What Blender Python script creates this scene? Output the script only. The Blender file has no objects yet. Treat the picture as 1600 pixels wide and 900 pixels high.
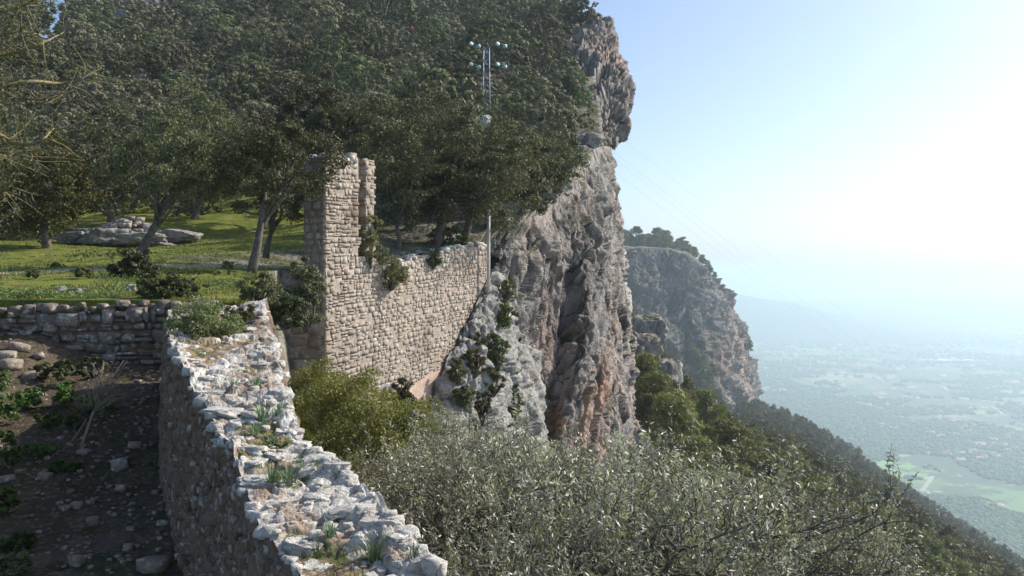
import bpy, math, random
import numpy as np
from mathutils import Vector, Matrix

# ------------------------------------------------------------------ camera, world, sun, exposure
scene = bpy.context.scene
COL = scene.collection
F_PX, U0, V0 = 1350.0, 800.0, 430.0          # focal length in px of the 1600x900 photograph, principal column, horizon row
cam_d = bpy.data.cameras.new("camera"); cam = bpy.data.objects.new("camera", cam_d); COL.objects.link(cam)
cam_d.sensor_width = 36.0; cam_d.lens = 36.0 * F_PX / 1600.0
cam_d.shift_y = -(450.0 - V0) / 1600.0
cam_d.clip_start = 0.1; cam_d.clip_end = 90000.0
cam.location = (0, 0, 0); cam.rotation_euler = (math.radians(90), 0, 0)
scene.camera = cam

SUN_AZ, SUN_EL = math.radians(66), math.radians(38)   # azimuth to the right of the view axis (+Y), elevation
world = bpy.data.worlds.new("World"); scene.world = world; world.use_nodes = True
wn = world.node_tree.nodes; wl = world.node_tree.links
for n in list(wn): wn.remove(n)
sky = wn.new("ShaderNodeTexSky"); sky.sky_type = 'NISHITA'; sky.sun_disc = False
sky.sun_elevation = SUN_EL; sky.sun_rotation = SUN_AZ
sky.altitude = 800; sky.dust_density = 3.5; sky.air_density = 0.9; sky.ozone_density = 2.2
bgn = wn.new("ShaderNodeBackground"); bgn.inputs[1].default_value = 0.135
wo = wn.new("ShaderNodeOutputWorld")
wl.new(sky.outputs[0], bgn.inputs[0]); wl.new(bgn.outputs[0], wo.inputs[0])

sd = bpy.data.lights.new("sun", 'SUN'); sd.energy = 4.3; sd.angle = math.radians(0.53); sd.color = (1.0, 0.94, 0.84)
sun = bpy.data.objects.new("sun", sd); COL.objects.link(sun)
sdir = Vector((math.sin(SUN_AZ) * math.cos(SUN_EL), math.cos(SUN_AZ) * math.cos(SUN_EL), math.sin(SUN_EL)))
sun.rotation_euler = sdir.to_track_quat('Z', 'Y').to_euler()
sun.location = (200, 100, 160)

scene.view_settings.view_transform = 'Standard'; scene.view_settings.look = 'None'
scene.view_settings.exposure = 0.52; scene.view_settings.gamma = 1.0
scene.render.engine = 'CYCLES'
scene.cycles.use_denoising = True
scene.cycles.max_bounces = 5; scene.cycles.diffuse_bounces = 3; scene.cycles.glossy_bounces = 2
scene.cycles.transmission_bounces = 3; scene.cycles.volume_bounces = 1; scene.cycles.transparent_max_bounces = 6
scene.cycles.sample_clamp_indirect = 6.0

HAZE_DENSITY = 0.00022

# ------------------------------------------------------------------ small maths helpers
RS = np.random.RandomState(7)
rnd = random.Random(11)

def P(u, v, Y):
    """the world point that stands Y metres ahead of the viewpoint and is seen at column u, row v"""
    return np.array(((u - U0) / F_PX * Y, Y, -(v - V0) / F_PX * Y))

def uv(p):
    return U0 + F_PX * p[0] / p[1], V0 - F_PX * p[2] / p[1]

def _hash(ix, iy, iz, s):
    h = (ix * 374761393 + iy * 668265263 + iz * 2147483647 + s * 974634777) & 0xFFFFFFFF
    h = ((h ^ (h >> 13)) * 1274126177) & 0xFFFFFFFF
    h = ((h ^ (h >> 16)) * 2246822519) & 0xFFFFFFFF
    return ((h ^ (h >> 15)) & 0xFFFFFF) / float(0xFFFFFF)

def vnoise(p, s=0):
    p = np.asarray(p, dtype=np.float64)
    i = np.floor(p).astype(np.int64); f = p - i; f = f * f * (3 - 2 * f)
    r = 0
    for dx in (0, 1):
        for dy in (0, 1):
            for dz in (0, 1):
                w = (f[:, 0] if dx else 1 - f[:, 0]) * (f[:, 1] if dy else 1 - f[:, 1]) * (f[:, 2] if dz else 1 - f[:, 2])
                r = r + w * _hash(i[:, 0] + dx, i[:, 1] + dy, i[:, 2] + dz, s)
    return r

def fbm(p, o=4, s=0, g=0.5):
    p = np.asarray(p, dtype=np.float64); r = 0; a = 1.0; t = 0
    for k in range(o):
        r = r + a * (vnoise(p * 2.03 ** k + 17.3 * k, s + k) - 0.5); t += a; a *= g
    return r / t * 2

def ridged(p, o=3, s=0):
    r = 0; a = 1.0; t = 0; p = np.asarray(p, dtype=np.float64)
    for k in range(o):
        n = vnoise(p * 2.1 ** k + 9.1 * k, s + k)
        r = r + a * (1 - np.abs(2 * n - 1)); t += a; a *= 0.5
    return r / t

def cells(p, s=0):
    """Worley cells: F1, F2 and a random value per cell (the last one returned is a random tilted plane per cell)"""
    global _TILT
    p = np.asarray(p, dtype=np.float64); i = np.floor(p).astype(np.int64)
    f1 = np.full(len(p), 9.0); f2 = np.full(len(p), 9.0); cv = np.zeros(len(p)); tl = np.zeros(len(p))
    for dx in (-1, 0, 1):
        for dy in (-1, 0, 1):
            for dz in (-1, 0, 1):
                a, b, c = i[:, 0] + dx, i[:, 1] + dy, i[:, 2] + dz
                q = np.stack((a + _hash(a, b, c, s), b + _hash(a, b, c, s + 1), c + _hash(a, b, c, s + 2)), 1)
                d = np.sqrt(((q - p) ** 2).sum(1))
                m = d < f1
                f2 = np.where(m, f1, np.minimum(f2, d)); cv = np.where(m, _hash(a, b, c, s + 3), cv); f1 = np.where(m, d, f1)
                e = p - q; tl = np.where(m, e[:, 0] * (_hash(a, b, c, s + 5) - .5) + e[:, 1] * (_hash(a, b, c, s + 6) - .5) + e[:, 2] * (_hash(a, b, c, s + 7) - .5), tl)
    _TILT = tl
    return f1, f2, cv

# ------------------------------------------------------------------ object helpers
def mesh_np(name, V, Fq, mats=None, smooth=False, midx=None, attr=None):
    V = np.ascontiguousarray(V, dtype=np.float32); Fq = np.ascontiguousarray(Fq, dtype=np.int32)
    me = bpy.data.meshes.new(name); n, k = Fq.shape
    me.vertices.add(len(V)); me.vertices.foreach_set("co", V.ravel())
    me.loops.add(n * k); me.loops.foreach_set("vertex_index", Fq.ravel())
    me.polygons.add(n); me.polygons.foreach_set("loop_start", np.arange(0, n * k, k, dtype=np.int32))
    me.polygons.foreach_set("loop_total", np.full(n, k, dtype=np.int32))
    if smooth: me.polygons.foreach_set("use_smooth", np.ones(n, dtype=bool))
    for m in (mats or []): me.materials.append(m)
    if midx is not None: me.polygons.foreach_set("material_index", np.asarray(midx, dtype=np.int32))
    if attr is not None:
        a = me.attributes.new("tone", 'FLOAT', 'POINT'); a.data.foreach_set("value", np.asarray(attr, dtype=np.float32))
    me.update(calc_edges=True)
    return me

def put(name, me, parent=None, loc=None, kind=None):
    o = bpy.data.objects.new(name, me); COL.objects.link(o)
    if parent is not None: o.parent = parent
    if loc is not None: o.location = loc
    if kind: o["kind"] = kind
    return o

def tag(o, label, cat, group=None):
    o["label"] = label; o["category"] = cat
    if group: o["group"] = group
    return o

def thing(name, label, cat, loc=(0, 0, 0), rz=0.0, group=None):
    o = bpy.data.objects.new(name, None); COL.objects.link(o)
    o.location = loc; o.rotation_euler = (0, 0, rz); o.empty_display_size = 0.3
    return tag(o, label, cat, group)

def dup(root, loc, rz=0.0, sc=(1, 1, 1), label=None, group=None):
    r = root.copy(); COL.objects.link(r); r.location = loc; r.rotation_euler = (0, 0, rz); r.scale = sc
    if label: r["label"] = label
    if group: r["group"] = group
    for ch in list(root.children):
        c = ch.copy(); COL.objects.link(c); c.parent = r
    return r

def grid_faces(nr, nc):
    i = np.arange(nr - 1)[:, None] * nc + np.arange(nc - 1)[None, :]
    return np.stack((i, i + 1, i + nc + 1, i + nc), -1).reshape(-1, 4)

def catmull(A, n):
    """resample the first axis of A to n rows with a Catmull-Rom spline"""
    A = np.asarray(A, float); m = len(A)
    B = np.concatenate((2 * A[:1] - A[1:2], A, 2 * A[-1:] - A[-2:-1]))
    t = np.linspace(0, m - 1 - 1e-9, n); i = np.floor(t).astype(int); f = (t - i).reshape((-1,) + (1,) * (A.ndim - 1))
    p0, p1, p2, p3 = B[i], B[i + 1], B[i + 2], B[i + 3]
    return 0.5 * (2 * p1 + (p2 - p0) * f + (2 * p0 - 5 * p1 + 4 * p2 - p3) * f * f + (3 * p1 - p0 - 3 * p2 + p3) * f ** 3)

def surf(cols, nr, nc):
    """cols: list of columns, each a list of world points; returns (nr, nc, 3)"""
    A = np.array(cols, float)                    # (c, r, 3)
    A = catmull(A, nc)                           # (nc, r, 3)
    A = catmull(A.transpose(1, 0, 2), nr)        # (nr, nc, 3)
    return A

def normals(G):
    du = np.gradient(G, axis=1); dv = np.gradient(G, axis=0)
    n = np.cross(dv, du); n /= np.linalg.norm(n, axis=2, keepdims=True) + 1e-9
    return n

# ------------------------------------------------------------------ materials
def nmat(name):
    m = bpy.data.materials.new(name); m.use_nodes = True
    nt = m.node_tree; b = nt.nodes["Principled BSDF"]; return m, nt, b

def N(nt, t, **kw):
    n = nt.nodes.new(t)
    for k, v in kw.items(): setattr(n, k, v)
    return n

def mixc(nt, fac, a, b, mode='MIX'):
    n = N(nt, "ShaderNodeMix", data_type='RGBA', blend_type=mode)
    for s, v in ((0, fac), (6, a), (7, b)):
        if isinstance(v, (int, float)): n.inputs[s].default_value = v
        elif isinstance(v, tuple): n.inputs[s].default_value = (v[0], v[1], v[2], 1)
        else: nt.links.new(v, n.inputs[s])
    return n.outputs[2]

def noise_fac(nt, scale, lo=0.4, hi=0.6, detail=5, stretch=None, rough=0.6, src=None, obj=False):
    tc = N(nt, "ShaderNodeTexCoord") if obj else N(nt, "ShaderNodeNewGeometry")
    out = tc.outputs["Object"] if obj else tc.outputs["Position"]
    if src is not None: out = src
    if stretch:
        mp = N(nt, "ShaderNodeMapping"); mp.inputs["Scale"].default_value = stretch
        nt.links.new(out, mp.inputs[0]); out = mp.outputs[0]
    n = N(nt, "ShaderNodeTexNoise"); n.inputs["Scale"].default_value = scale
    n.inputs["Detail"].default_value = detail; n.inputs["Roughness"].default_value = rough
    nt.links.new(out, n.inputs["Vector"])
    r = N(nt, "ShaderNodeMapRange"); r.inputs[1].default_value = lo; r.inputs[2].default_value = hi
    nt.links.new(n.outputs["Fac"], r.inputs[0])
    return r.outputs[0]

def bump(nt, b, h, strength=0.5, dist=0.05):
    n = N(nt, "ShaderNodeBump"); n.inputs["Strength"].default_value = strength; n.inputs["Distance"].default_value = dist
    nt.links.new(h, n.inputs["Height"]); nt.links.new(n.outputs[0], b.inputs["Normal"])

def rnd_fac(nt):
    o = N(nt, "ShaderNodeObjectInfo"); return o.outputs["Random"]

def blob(nt, c, r, soft=0.5):
    """1 inside a soft ball of radius r round point c: where a spot colour is mixed into the rock"""
    g = N(nt, "ShaderNodeNewGeometry")
    nz = N(nt, "ShaderNodeTexNoise"); nz.inputs["Scale"].default_value = 2.5 / r; nz.inputs["Detail"].default_value = 4
    nt.links.new(g.outputs["Position"], nz.inputs["Vector"])
    vs = N(nt, "ShaderNodeVectorMath", operation='SUBTRACT'); vs.inputs[1].default_value = tuple(c)
    nt.links.new(g.outputs["Position"], vs.inputs[0])
    sc = N(nt, "ShaderNodeVectorMath", operation='MULTIPLY'); sc.inputs[1].default_value = (1, 0.35, 0.55)
    nt.links.new(vs.outputs[0], sc.inputs[0])
    ln = N(nt, "ShaderNodeVectorMath", operation='LENGTH'); nt.links.new(sc.outputs[0], ln.inputs[0])
    ad = N(nt, "ShaderNodeMath", operation='MULTIPLY_ADD'); ad.inputs[1].default_value = r * 1.55; ad.inputs[2].default_value = -r * 0.65
    nt.links.new(nz.outputs["Fac"], ad.inputs[0])
    s2 = N(nt, "ShaderNodeMath", operation='ADD'); nt.links.new(ln.outputs["Value"], s2.inputs[0]); nt.links.new(ad.outputs[0], s2.inputs[1])
    mr = N(nt, "ShaderNodeMapRange"); mr.inputs[1].default_value = r; mr.inputs[2].default_value = r * soft
    nt.links.new(s2.outputs[0], mr.inputs[0])
    return mr.outputs[0]

def limestone(name, dark=(0.17, 0.16, 0.15), light=(0.52, 0.5, 0.46), warm=(0.36, 0.27, 0.2), scale=1.0, bs=0.7, bd=0.06, warm_lo=0.55, pits=True):
    m, nt, b = nmat(name)
    f1 = noise_fac(nt, 1.6 * scale, 0.36, 0.62, 8, rough=0.7)
    f2 = noise_fac(nt, 9.0 * scale, 0.35, 0.65, 6)
    c = mixc(nt, f1, dark, light)
    c = mixc(nt, noise_fac(nt, 0.7 * scale, warm_lo, warm_lo + 0.18, 4), c, warm)
    c = mixc(nt, 0.45, c, mixc(nt, f2, dark, light), 'MIX')
    if pits:
        c = mixc(nt, noise_fac(nt, 22 * scale, 0.62, 0.7, 3), c, (0.07, 0.065, 0.06))
    nt.links.new(c, b.inputs["Base Color"]); b.inputs["Roughness"].default_value = 0.92
    b.inputs["Specular IOR Level"].default_value = 0.15
    h = mixc(nt, 0.5, noise_fac(nt, 6 * scale, 0.2, 0.8, 8), noise_fac(nt, 25 * scale, 0.2, 0.8, 6))
    bump(nt, b, h, bs, bd)
    return m

def masonry(name, c1, c2, c3, scale=1.0, tone=False, bd=0.02):
    m, nt, b = nmat(name)
    if tone:
        a = N(nt, "ShaderNodeAttribute"); a.attribute_name = "tone"; r = a.outputs["Fac"]
    else: r = rnd_fac(nt)
    ramp = N(nt, "ShaderNodeValToRGB"); e = ramp.color_ramp.elements
    e[0].position = 0; e[0].color = (*c1, 1); e[1].position = 1; e[1].color = (*c3, 1)
    k = ramp.color_ramp.elements.new(0.5); k.color = (*c2, 1)
    nt.links.new(r, ramp.inputs[0])
    c = mixc(nt, noise_fac(nt, 14 * scale, 0.3, 0.7, 6), ramp.outputs[0], tuple(x * 0.55 for x in c2))
    c = mixc(nt, noise_fac(nt, 5 * scale, 0.52, 0.66, 5), c, (0.5, 0.47, 0.42))
    c = mixc(nt, noise_fac(nt, 0.35 * scale, 0.55, 0.7, 3), c, tuple(x * 0.72 for x in c1))
    nt.links.new(c, b.inputs["Base Color"]); b.inputs["Roughness"].default_value = 0.95
    b.inputs["Specular IOR Level"].default_value = 0.1
    bump(nt, b, noise_fac(nt, 30 * scale, 0.2, 0.8, 7), 0.7, bd)
    return m

FOL_GAIN = 1.3
def foliage(name, c1, c2, c3, scale=1.0, trans=0.3, gloss=0.25, rough=0.5, blotch=0.5):
    m, nt, b = nmat(name)
    kf = FOL_GAIN
    c1, c2, c3 = [tuple(x * kf for x in q) for q in (c1, c2, c3)]
    c = mixc(nt, noise_fac(nt, 1.1 * scale, 0.38, 0.62, 3), c1, c2)
    c = mixc(nt, noise_fac(nt, 7.0 * scale, 0.5, 0.68, 2), c, c3)
    rr = N(nt, "ShaderNodeMapRange"); rr.inputs[3].default_value = 0.55; rr.inputs[4].default_value = 1.4
    nt.links.new(rnd_fac(nt), rr.inputs[0])
    hs = N(nt, "ShaderNodeHueSaturation"); nt.links.new(rr.outputs[0], hs.inputs["Value"])
    wv = N(nt, "ShaderNodeMath", operation='MULTIPLY_ADD'); wv.inputs[1].default_value = 0.045; wv.inputs[2].default_value = 0.478
    nt.links.new(rnd_fac(nt), wv.inputs[0]); nt.links.new(wv.outputs[0], hs.inputs["Hue"])
    nt.links.new(c, hs.inputs["Color"]); c = hs.outputs[0]
    nt.links.new(c, b.inputs["Base Color"]); b.inputs["Roughness"].default_value = rough
    b.inputs["Specular IOR Level"].default_value = gloss
    tr = N(nt, "ShaderNodeBsdfTranslucent")
    nt.links.new(mixc(nt, 1.0, c, (1.0, 1.05, 0.55), 'MULTIPLY'), tr.inputs[0])
    mx = N(nt, "ShaderNodeMixShader"); mx.inputs[0].default_value = trans
    nt.links.new(b.outputs[0], mx.inputs[1]); nt.links.new(tr.outputs[0], mx.inputs[2])
    nt.links.new(mx.outputs[0], nt.nodes["Material Output"].inputs["Surface"])
    return m

def simple(name, c, rough=0.7, metal=0.0, var=None, scale=5, bd=0.0):
    m, nt, b = nmat(name)
    if var: nt.links.new(mixc(nt, noise_fac(nt, scale, 0.35, 0.65, 5), c, var), b.inputs["Base Color"])
    else: b.inputs["Base Color"].default_value = (*c, 1)
    b.inputs["Roughness"].default_value = rough; b.inputs["Metallic"].default_value = metal
    if bd: bump(nt, b, noise_fac(nt, scale * 4, 0.2, 0.8, 5), 0.6, bd)
    return m

# pale weathered limestone of the parapet and outcrops
M_lime = limestone("weathered_limestone", (0.27, 0.25, 0.225), (0.82, 0.79, 0.73), (0.46, 0.38, 0.31), 3.4, 0.9, 0.03)
M_lime_far = limestone("outcrop_limestone", (0.15, 0.145, 0.14), (0.6, 0.58, 0.54), (0.34, 0.28, 0.22), 0.8, 0.9, 0.2, pits=False)

def parapet_top_mat():
    m, nt, b = nmat("parapet_top_rock_and_soil")
    f1 = noise_fac(nt, 5.0, 0.36, 0.6, 8, rough=0.7); f2 = noise_fac(nt, 26, 0.35, 0.65, 6)
    rock = mixc(nt, f1, (0.3, 0.28, 0.25), (0.84, 0.81, 0.75))
    rock = mixc(nt, 0.4, rock, mixc(nt, f2, (0.17, 0.15, 0.13), (0.72, 0.665, 0.59)))
    rock = mixc(nt, noise_fac(nt, 2.2, 0.5, 0.62, 5), rock, (0.36, 0.27, 0.2))
    rock = mixc(nt, noise_fac(nt, 40, 0.6, 0.7, 3), rock, (0.1, 0.09, 0.08))
    soil = mixc(nt, noise_fac(nt, 18, 0.35, 0.65, 6), (0.19, 0.125, 0.08), (0.4, 0.31, 0.23))
    soil = mixc(nt, noise_fac(nt, 3.1, 0.48, 0.62, 5), soil, (0.1, 0.12, 0.035))
    a = N(nt, "ShaderNodeAttribute"); a.attribute_name = "tone"
    s = N(nt, "ShaderNodeMath", operation='MULTIPLY_ADD'); s.inputs[1].default_value = 0.5; 
    nt.links.new(noise_fac(nt, 9, 0.3, 0.7, 6), s.inputs[0]); nt.links.new(a.outputs["Fac"], s.inputs[2])
    r = N(nt, "ShaderNodeMapRange"); r.inputs[1].default_value = 0.62; r.inputs[2].default_value = 0.82
    nt.links.new(s.outputs[0], r.inputs[0])
    nt.links.new(mixc(nt, r.outputs[0], rock, soil), b.inputs["Base Color"]); b.inputs["Roughness"].default_value = 0.95
    b.inputs["Specular IOR Level"].default_value = 0.1
    bump(nt, b, mixc(nt, 0.5, noise_fac(nt, 18, 0.2, 0.8, 8), noise_fac(nt, 60, 0.2, 0.8, 6)), 0.9, 0.03)
    return m
M_top = parapet_top_mat()
M_core = simple("earth_mortar", (0.17, 0.11, 0.075), 0.95, 0, (0.3, 0.21, 0.15), 3.0, 0.03)
M_mortar_ruin = simple("old_lime_mortar", (0.24, 0.19, 0.15), 0.95, 0, (0.42, 0.345, 0.28), 5.0, 0.03)
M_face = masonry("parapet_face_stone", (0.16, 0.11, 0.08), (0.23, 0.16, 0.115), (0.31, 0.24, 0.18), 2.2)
M_ruin = masonry("ruin_stone", (0.27, 0.21, 0.165), (0.41, 0.335, 0.27), (0.58, 0.52, 0.44), 1.3, bd=0.04)
M_ruin_t = masonry("ruin_stone_small", (0.27, 0.21, 0.165), (0.41, 0.335, 0.27), (0.58, 0.52, 0.44), 1.3, tone=True, bd=0.04)
M_plaster = simple("pink_render_rubble", (0.5, 0.38, 0.3), 0.95, 0, (0.42, 0.3, 0.23), 3, 0.05)
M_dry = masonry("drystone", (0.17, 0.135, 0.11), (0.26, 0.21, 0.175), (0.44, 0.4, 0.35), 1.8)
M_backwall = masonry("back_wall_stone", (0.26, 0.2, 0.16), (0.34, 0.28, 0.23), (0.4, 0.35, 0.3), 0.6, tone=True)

def cliff_mat(name, k=1.0, spots=(), fars=False, stain=0.8):
    m, nt, b = nmat(name)
    gp = N(nt, "ShaderNodeNewGeometry"); sxz = N(nt, "ShaderNodeSeparateXYZ"); nt.links.new(gp.outputs["Position"], sxz.inputs[0])
    shx = N(nt, "ShaderNodeMath", operation='MULTIPLY_ADD'); shx.inputs[1].default_value = -0.33; nt.links.new(sxz.outputs[2], shx.inputs[0]); nt.links.new(sxz.outputs[0], shx.inputs[2])
    cmb = N(nt, "ShaderNodeCombineXYZ"); nt.links.new(shx.outputs[0], cmb.inputs[0]); nt.links.new(sxz.outputs[1], cmb.inputs[1]); nt.links.new(sxz.outputs[2], cmb.inputs[2])
    SH = cmb.outputs[0]
    st = (1.3, 1.0, 0.13)
    f1 = noise_fac(nt, 0.42 * k, 0.38, 0.6, 9, st, 0.68, src=SH)
    f2 = noise_fac(nt, 1.5 * k, 0.38, 0.6, 8, (1, 1, 0.22), 0.7, src=SH)
    f3 = noise_fac(nt, 0.12 * k, 0.42, 0.6, 4, (1, 1, 0.4))
    c = mixc(nt, f1, (0.15, 0.135, 0.13), (0.43, 0.395, 0.37))
    c = mixc(nt, f3, c, mixc(nt, f2, (0.3, 0.22, 0.18), (0.46, 0.375, 0.32)))
    c = mixc(nt, 0.45, c, mixc(nt, f2, (0.09, 0.082, 0.08), (0.58, 0.545, 0.51)))
    for (pt, r, colr, amt) in spots:
        fb = blob(nt, pt, r)
        mm = N(nt, "ShaderNodeMath", operation='MULTIPLY'); mm.inputs[1].default_value = amt; nt.links.new(fb, mm.inputs[0])
        c = mixc(nt, mm.outputs[0], c, colr)
    # dark water streaks
    fs = noise_fac(nt, 1.3 * k, 0.52, 0.62, 6, (1.0, 0.8, 0.05), 0.6, src=SH)
    ms = N(nt, "ShaderNodeMath", operation='MULTIPLY'); ms.inputs[1].default_value = stain; nt.links.new(fs, ms.inputs[0])
    c = mixc(nt, ms.outputs[0], c, (0.075, 0.067, 0.065))
    # scrub and lichen on the ledges (upward facing rock)
    g = N(nt, "ShaderNodeNewGeometry"); sx = N(nt, "ShaderNodeSeparateXYZ"); nt.links.new(g.outputs["Normal"], sx.inputs[0])
    up = N(nt, "ShaderNodeMapRange"); up.inputs[1].default_value = 0.45; up.inputs[2].default_value = 0.75
    nt.links.new(sx.outputs[2], up.inputs[0])
    mg = N(nt, "ShaderNodeMath", operation='MULTIPLY'); nt.links.new(up.outputs[0], mg.inputs[0])
    nt.links.new(noise_fac(nt, 0.6 * k, 0.42, 0.56, 5), mg.inputs[1])
    c = mixc(nt, mg.outputs[0], c, (0.075, 0.085, 0.04))
    nt.links.new(c, b.inputs["Base Color"]); b.inputs["Roughness"].default_value = 0.95; b.inputs["Specular IOR Level"].default_value = 0.1
    h = mixc(nt, 0.55, noise_fac(nt, 1.6 * k, 0.2, 0.8, 10, (1, 1, 0.22), 0.7, src=SH), noise_fac(nt, 5 * k, 0.2, 0.8, 8, None, 0.7))
    bump(nt, b, h, 1.0, 0.35 / k)
    return m

def ground_mat(name, cols, scales=(0.25, 1.4, 9), bd=0.05):
    m, nt, b = nmat(name)
    c = mixc(nt, noise_fac(nt, scales[0], 0.4, 0.6, 6), cols[0], cols[1])
    c = mixc(nt, noise_fac(nt, scales[1], 0.46, 0.62, 7, None, 0.7), c, cols[2])
    c = mixc(nt, noise_fac(nt, scales[2], 0.52, 0.7, 5), c, cols[3])
    nt.links.new(c, b.inputs["Base Color"]); b.inputs["Roughness"].default_value = 0.97; b.inputs["Specular IOR Level"].default_value = 0.1
    bump(nt, b, noise_fac(nt, scales[2] * 1.5, 0.2, 0.8, 7), 0.8, bd)
    return m

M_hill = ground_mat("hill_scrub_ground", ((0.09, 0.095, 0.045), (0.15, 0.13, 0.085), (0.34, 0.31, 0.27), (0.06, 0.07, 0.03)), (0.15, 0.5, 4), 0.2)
M_meadow = ground_mat("meadow_turf", ((0.14, 0.2, 0.022), (0.225, 0.235, 0.045), (0.09, 0.09, 0.03), (0.2, 0.165, 0.1)), (0.9, 2.4, 9), 0.1)
M_soil = ground_mat("reddish_soil", ((0.085, 0.062, 0.045), (0.13, 0.095, 0.07), (0.05, 0.055, 0.025), (0.21, 0.165, 0.125)), (0.6, 2.5, 14), 0.05)
M_path = ground_mat("trodden_path", ((0.32, 0.28, 0.19), (0.4, 0.35, 0.27), (0.22, 0.22, 0.1), (0.42, 0.37, 0.3)), (0.8, 2.5, 14), 0.03)
M_gully = ground_mat("gully_rock_and_scrub", ((0.1, 0.1, 0.06), (0.2, 0.18, 0.14), (0.34, 0.31, 0.27), (0.06, 0.07, 0.035)), (0.3, 1.0, 5), 0.15)
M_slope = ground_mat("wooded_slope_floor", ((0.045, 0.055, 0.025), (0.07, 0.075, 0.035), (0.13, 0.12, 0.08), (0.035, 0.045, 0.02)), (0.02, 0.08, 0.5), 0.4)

M_oak = foliage("holm_oak_leaves", (0.1, 0.104, 0.062), (0.165, 0.164, 0.105), (0.17, 0.165, 0.11), 0.5, 0.12, 0.1, 0.6)
M_oak_near = foliage("holm_oak_leaves_near", (0.056, 0.06, 0.028), (0.09, 0.09, 0.046), (0.14, 0.135, 0.085), 1.0, 0.2, 0.15, 0.65)
M_pine = foliage("pine_needles", (0.07, 0.078, 0.026), (0.115, 0.115, 0.034), (0.15, 0.14, 0.05), 0.3, 0.25, 0.2, 0.6)
M_brightpine = foliage("bright_pine_needles", (0.04, 0.075, 0.02), (0.065, 0.11, 0.028), (0.09, 0.12, 0.04), 0.3, 0.25, 0.2, 0.6)
M_olive = foliage("wild_olive_leaves", (0.12, 0.122, 0.085), (0.26, 0.26, 0.2), (0.45, 0.445, 0.39), 1.4, 0.3, 0.6, 0.4)
M_yellow = foliage("yellow_green_leaves", (0.11, 0.11, 0.033), (0.165, 0.15, 0.045), (0.085, 0.09, 0.03), 1.3, 0.35, 0.3, 0.5)
M_shrub = foliage("grey_green_leaves", (0.11, 0.14, 0.05), (0.16, 0.185, 0.085), (0.24, 0.26, 0.15), 2.0, 0.3, 0.3, 0.55)
M_darkshrub = foliage("dark_shrub_leaves", (0.035, 0.05, 0.018), (0.055, 0.07, 0.025), (0.09, 0.1, 0.04), 2.0, 0.2, 0.3, 0.55)
M_brownshrub = foliage("brown_green_leaves", (0.085, 0.085, 0.03), (0.12, 0.11, 0.05), (0.15, 0.13, 0.07), 2.0, 0.25, 0.2, 0.6)
M_leafy = foliage("bright_leafy_plant", (0.045, 0.08, 0.018), (0.07, 0.115, 0.025), (0.11, 0.145, 0.04), 3.0, 0.35, 0.4, 0.45)
M_asph = foliage("asphodel_blades", (0.07, 0.11, 0.06), (0.1, 0.15, 0.09), (0.2, 0.25, 0.17), 6.0, 0.2, 0.5, 0.4)
M_grass = foliage("grass_blades", (0.09, 0.11, 0.025), (0.15, 0.16, 0.04), (0.2, 0.17, 0.08), 1.0, 0.35, 0.2, 0.6)
M_weed = foliage("weed_leaves", (0.06, 0.085, 0.03), (0.1, 0.13, 0.045), (0.13, 0.12, 0.06), 0.6, 0.25, 0.2, 0.6)
M_bark = simple("oak_bark", (0.075, 0.06, 0.048), 0.95, 0, (0.16, 0.14, 0.12), 8, 0.02)
M_barkpale = simple("olive_bark", (0.07, 0.062, 0.052), 0.95, 0, (0.15, 0.135, 0.115), 10, 0.02)
M_lichen = simple("lichen_crusted_bark", (0.17, 0.155, 0.13), 0.95, 0, (0.26, 0.2, 0.04), 7, 0.015)
M_dead = simple("dry_stems", (0.22, 0.17, 0.125), 0.9, 0, (0.32, 0.27, 0.21), 20, 0.0)

# ------------------------------------------------------------------ geometry makers
def tube(pts, rads, sides=6, cap=True):
    pts = np.asarray(pts, float); n = len(pts); rads = np.broadcast_to(np.asarray(rads, float), (n,))
    t = np.gradient(pts, axis=0); t /= np.linalg.norm(t, axis=1, keepdims=True) + 1e-9
    ref = np.where(np.abs(t[:, 2:3]) > 0.9, np.array([[1.0, 0, 0]]), np.array([[0, 0, 1.0]]))
    a = np.cross(t, ref); a /= np.linalg.norm(a, axis=1, keepdims=True) + 1e-9
    b = np.cross(t, a)
    ang = np.linspace(0, 2 * np.pi, sides, endpoint=False)
    V = pts[:, None, :] + rads[:, None, None] * (np.cos(ang)[None, :, None] * a[:, None, :] + np.sin(ang)[None, :, None] * b[:, None, :])
    i = np.arange(n - 1)[:, None] * sides; j = np.arange(sides)[None, :]; k = (j + 1) % sides
    Fq = np.stack((i + j, i + k, i + sides + k, i + sides + j), -1).reshape(-1, 4)
    V = V.reshape(-1, 3)
    if cap:                                      # close both ends with a quad fan round a centre point
        ext = []; base = len(V); V = np.concatenate((V, pts[:1], pts[-1:]))
        for q in range(0, sides, 2):
            ext.append((base, (q + 2) % sides, (q + 1) % sides, q))
            o = (n - 1) * sides
            ext.append((base + 1, o + q, o + (q + 1) % sides, o + (q + 2) % sides))
        Fq = np.concatenate((Fq, np.array(ext)))
    return V, Fq

class Bag:
    """collects quad geometry"""
    def __init__(s): s.v = []; s.f = []; s.n = 0; s.t = []
    def add(s, V, Fq, tone=0.5):
        s.v.append(V); s.f.append(np.asarray(Fq) + s.n); s.n += len(V); s.t.append(np.full(len(V), tone))
    def mesh(s, name, mats, smooth=False):
        return mesh_np(name, np.concatenate(s.v), np.concatenate(s.f), mats, smooth, attr=np.concatenate(s.t))

def box(lo, hi):
    (a, b, c), (d, e, f) = lo, hi
    V = np.array([(a, b, c), (d, b, c), (d, e, c), (a, e, c), (a, b, f), (d, b, f), (d, e, f), (a, e, f)], float)
    Fq = np.array([(0, 3, 2, 1), (4, 5, 6, 7), (0, 1, 5, 4), (1, 2, 6, 5), (2, 3, 7, 6), (3, 0, 4, 7)])
    return V, Fq

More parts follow.
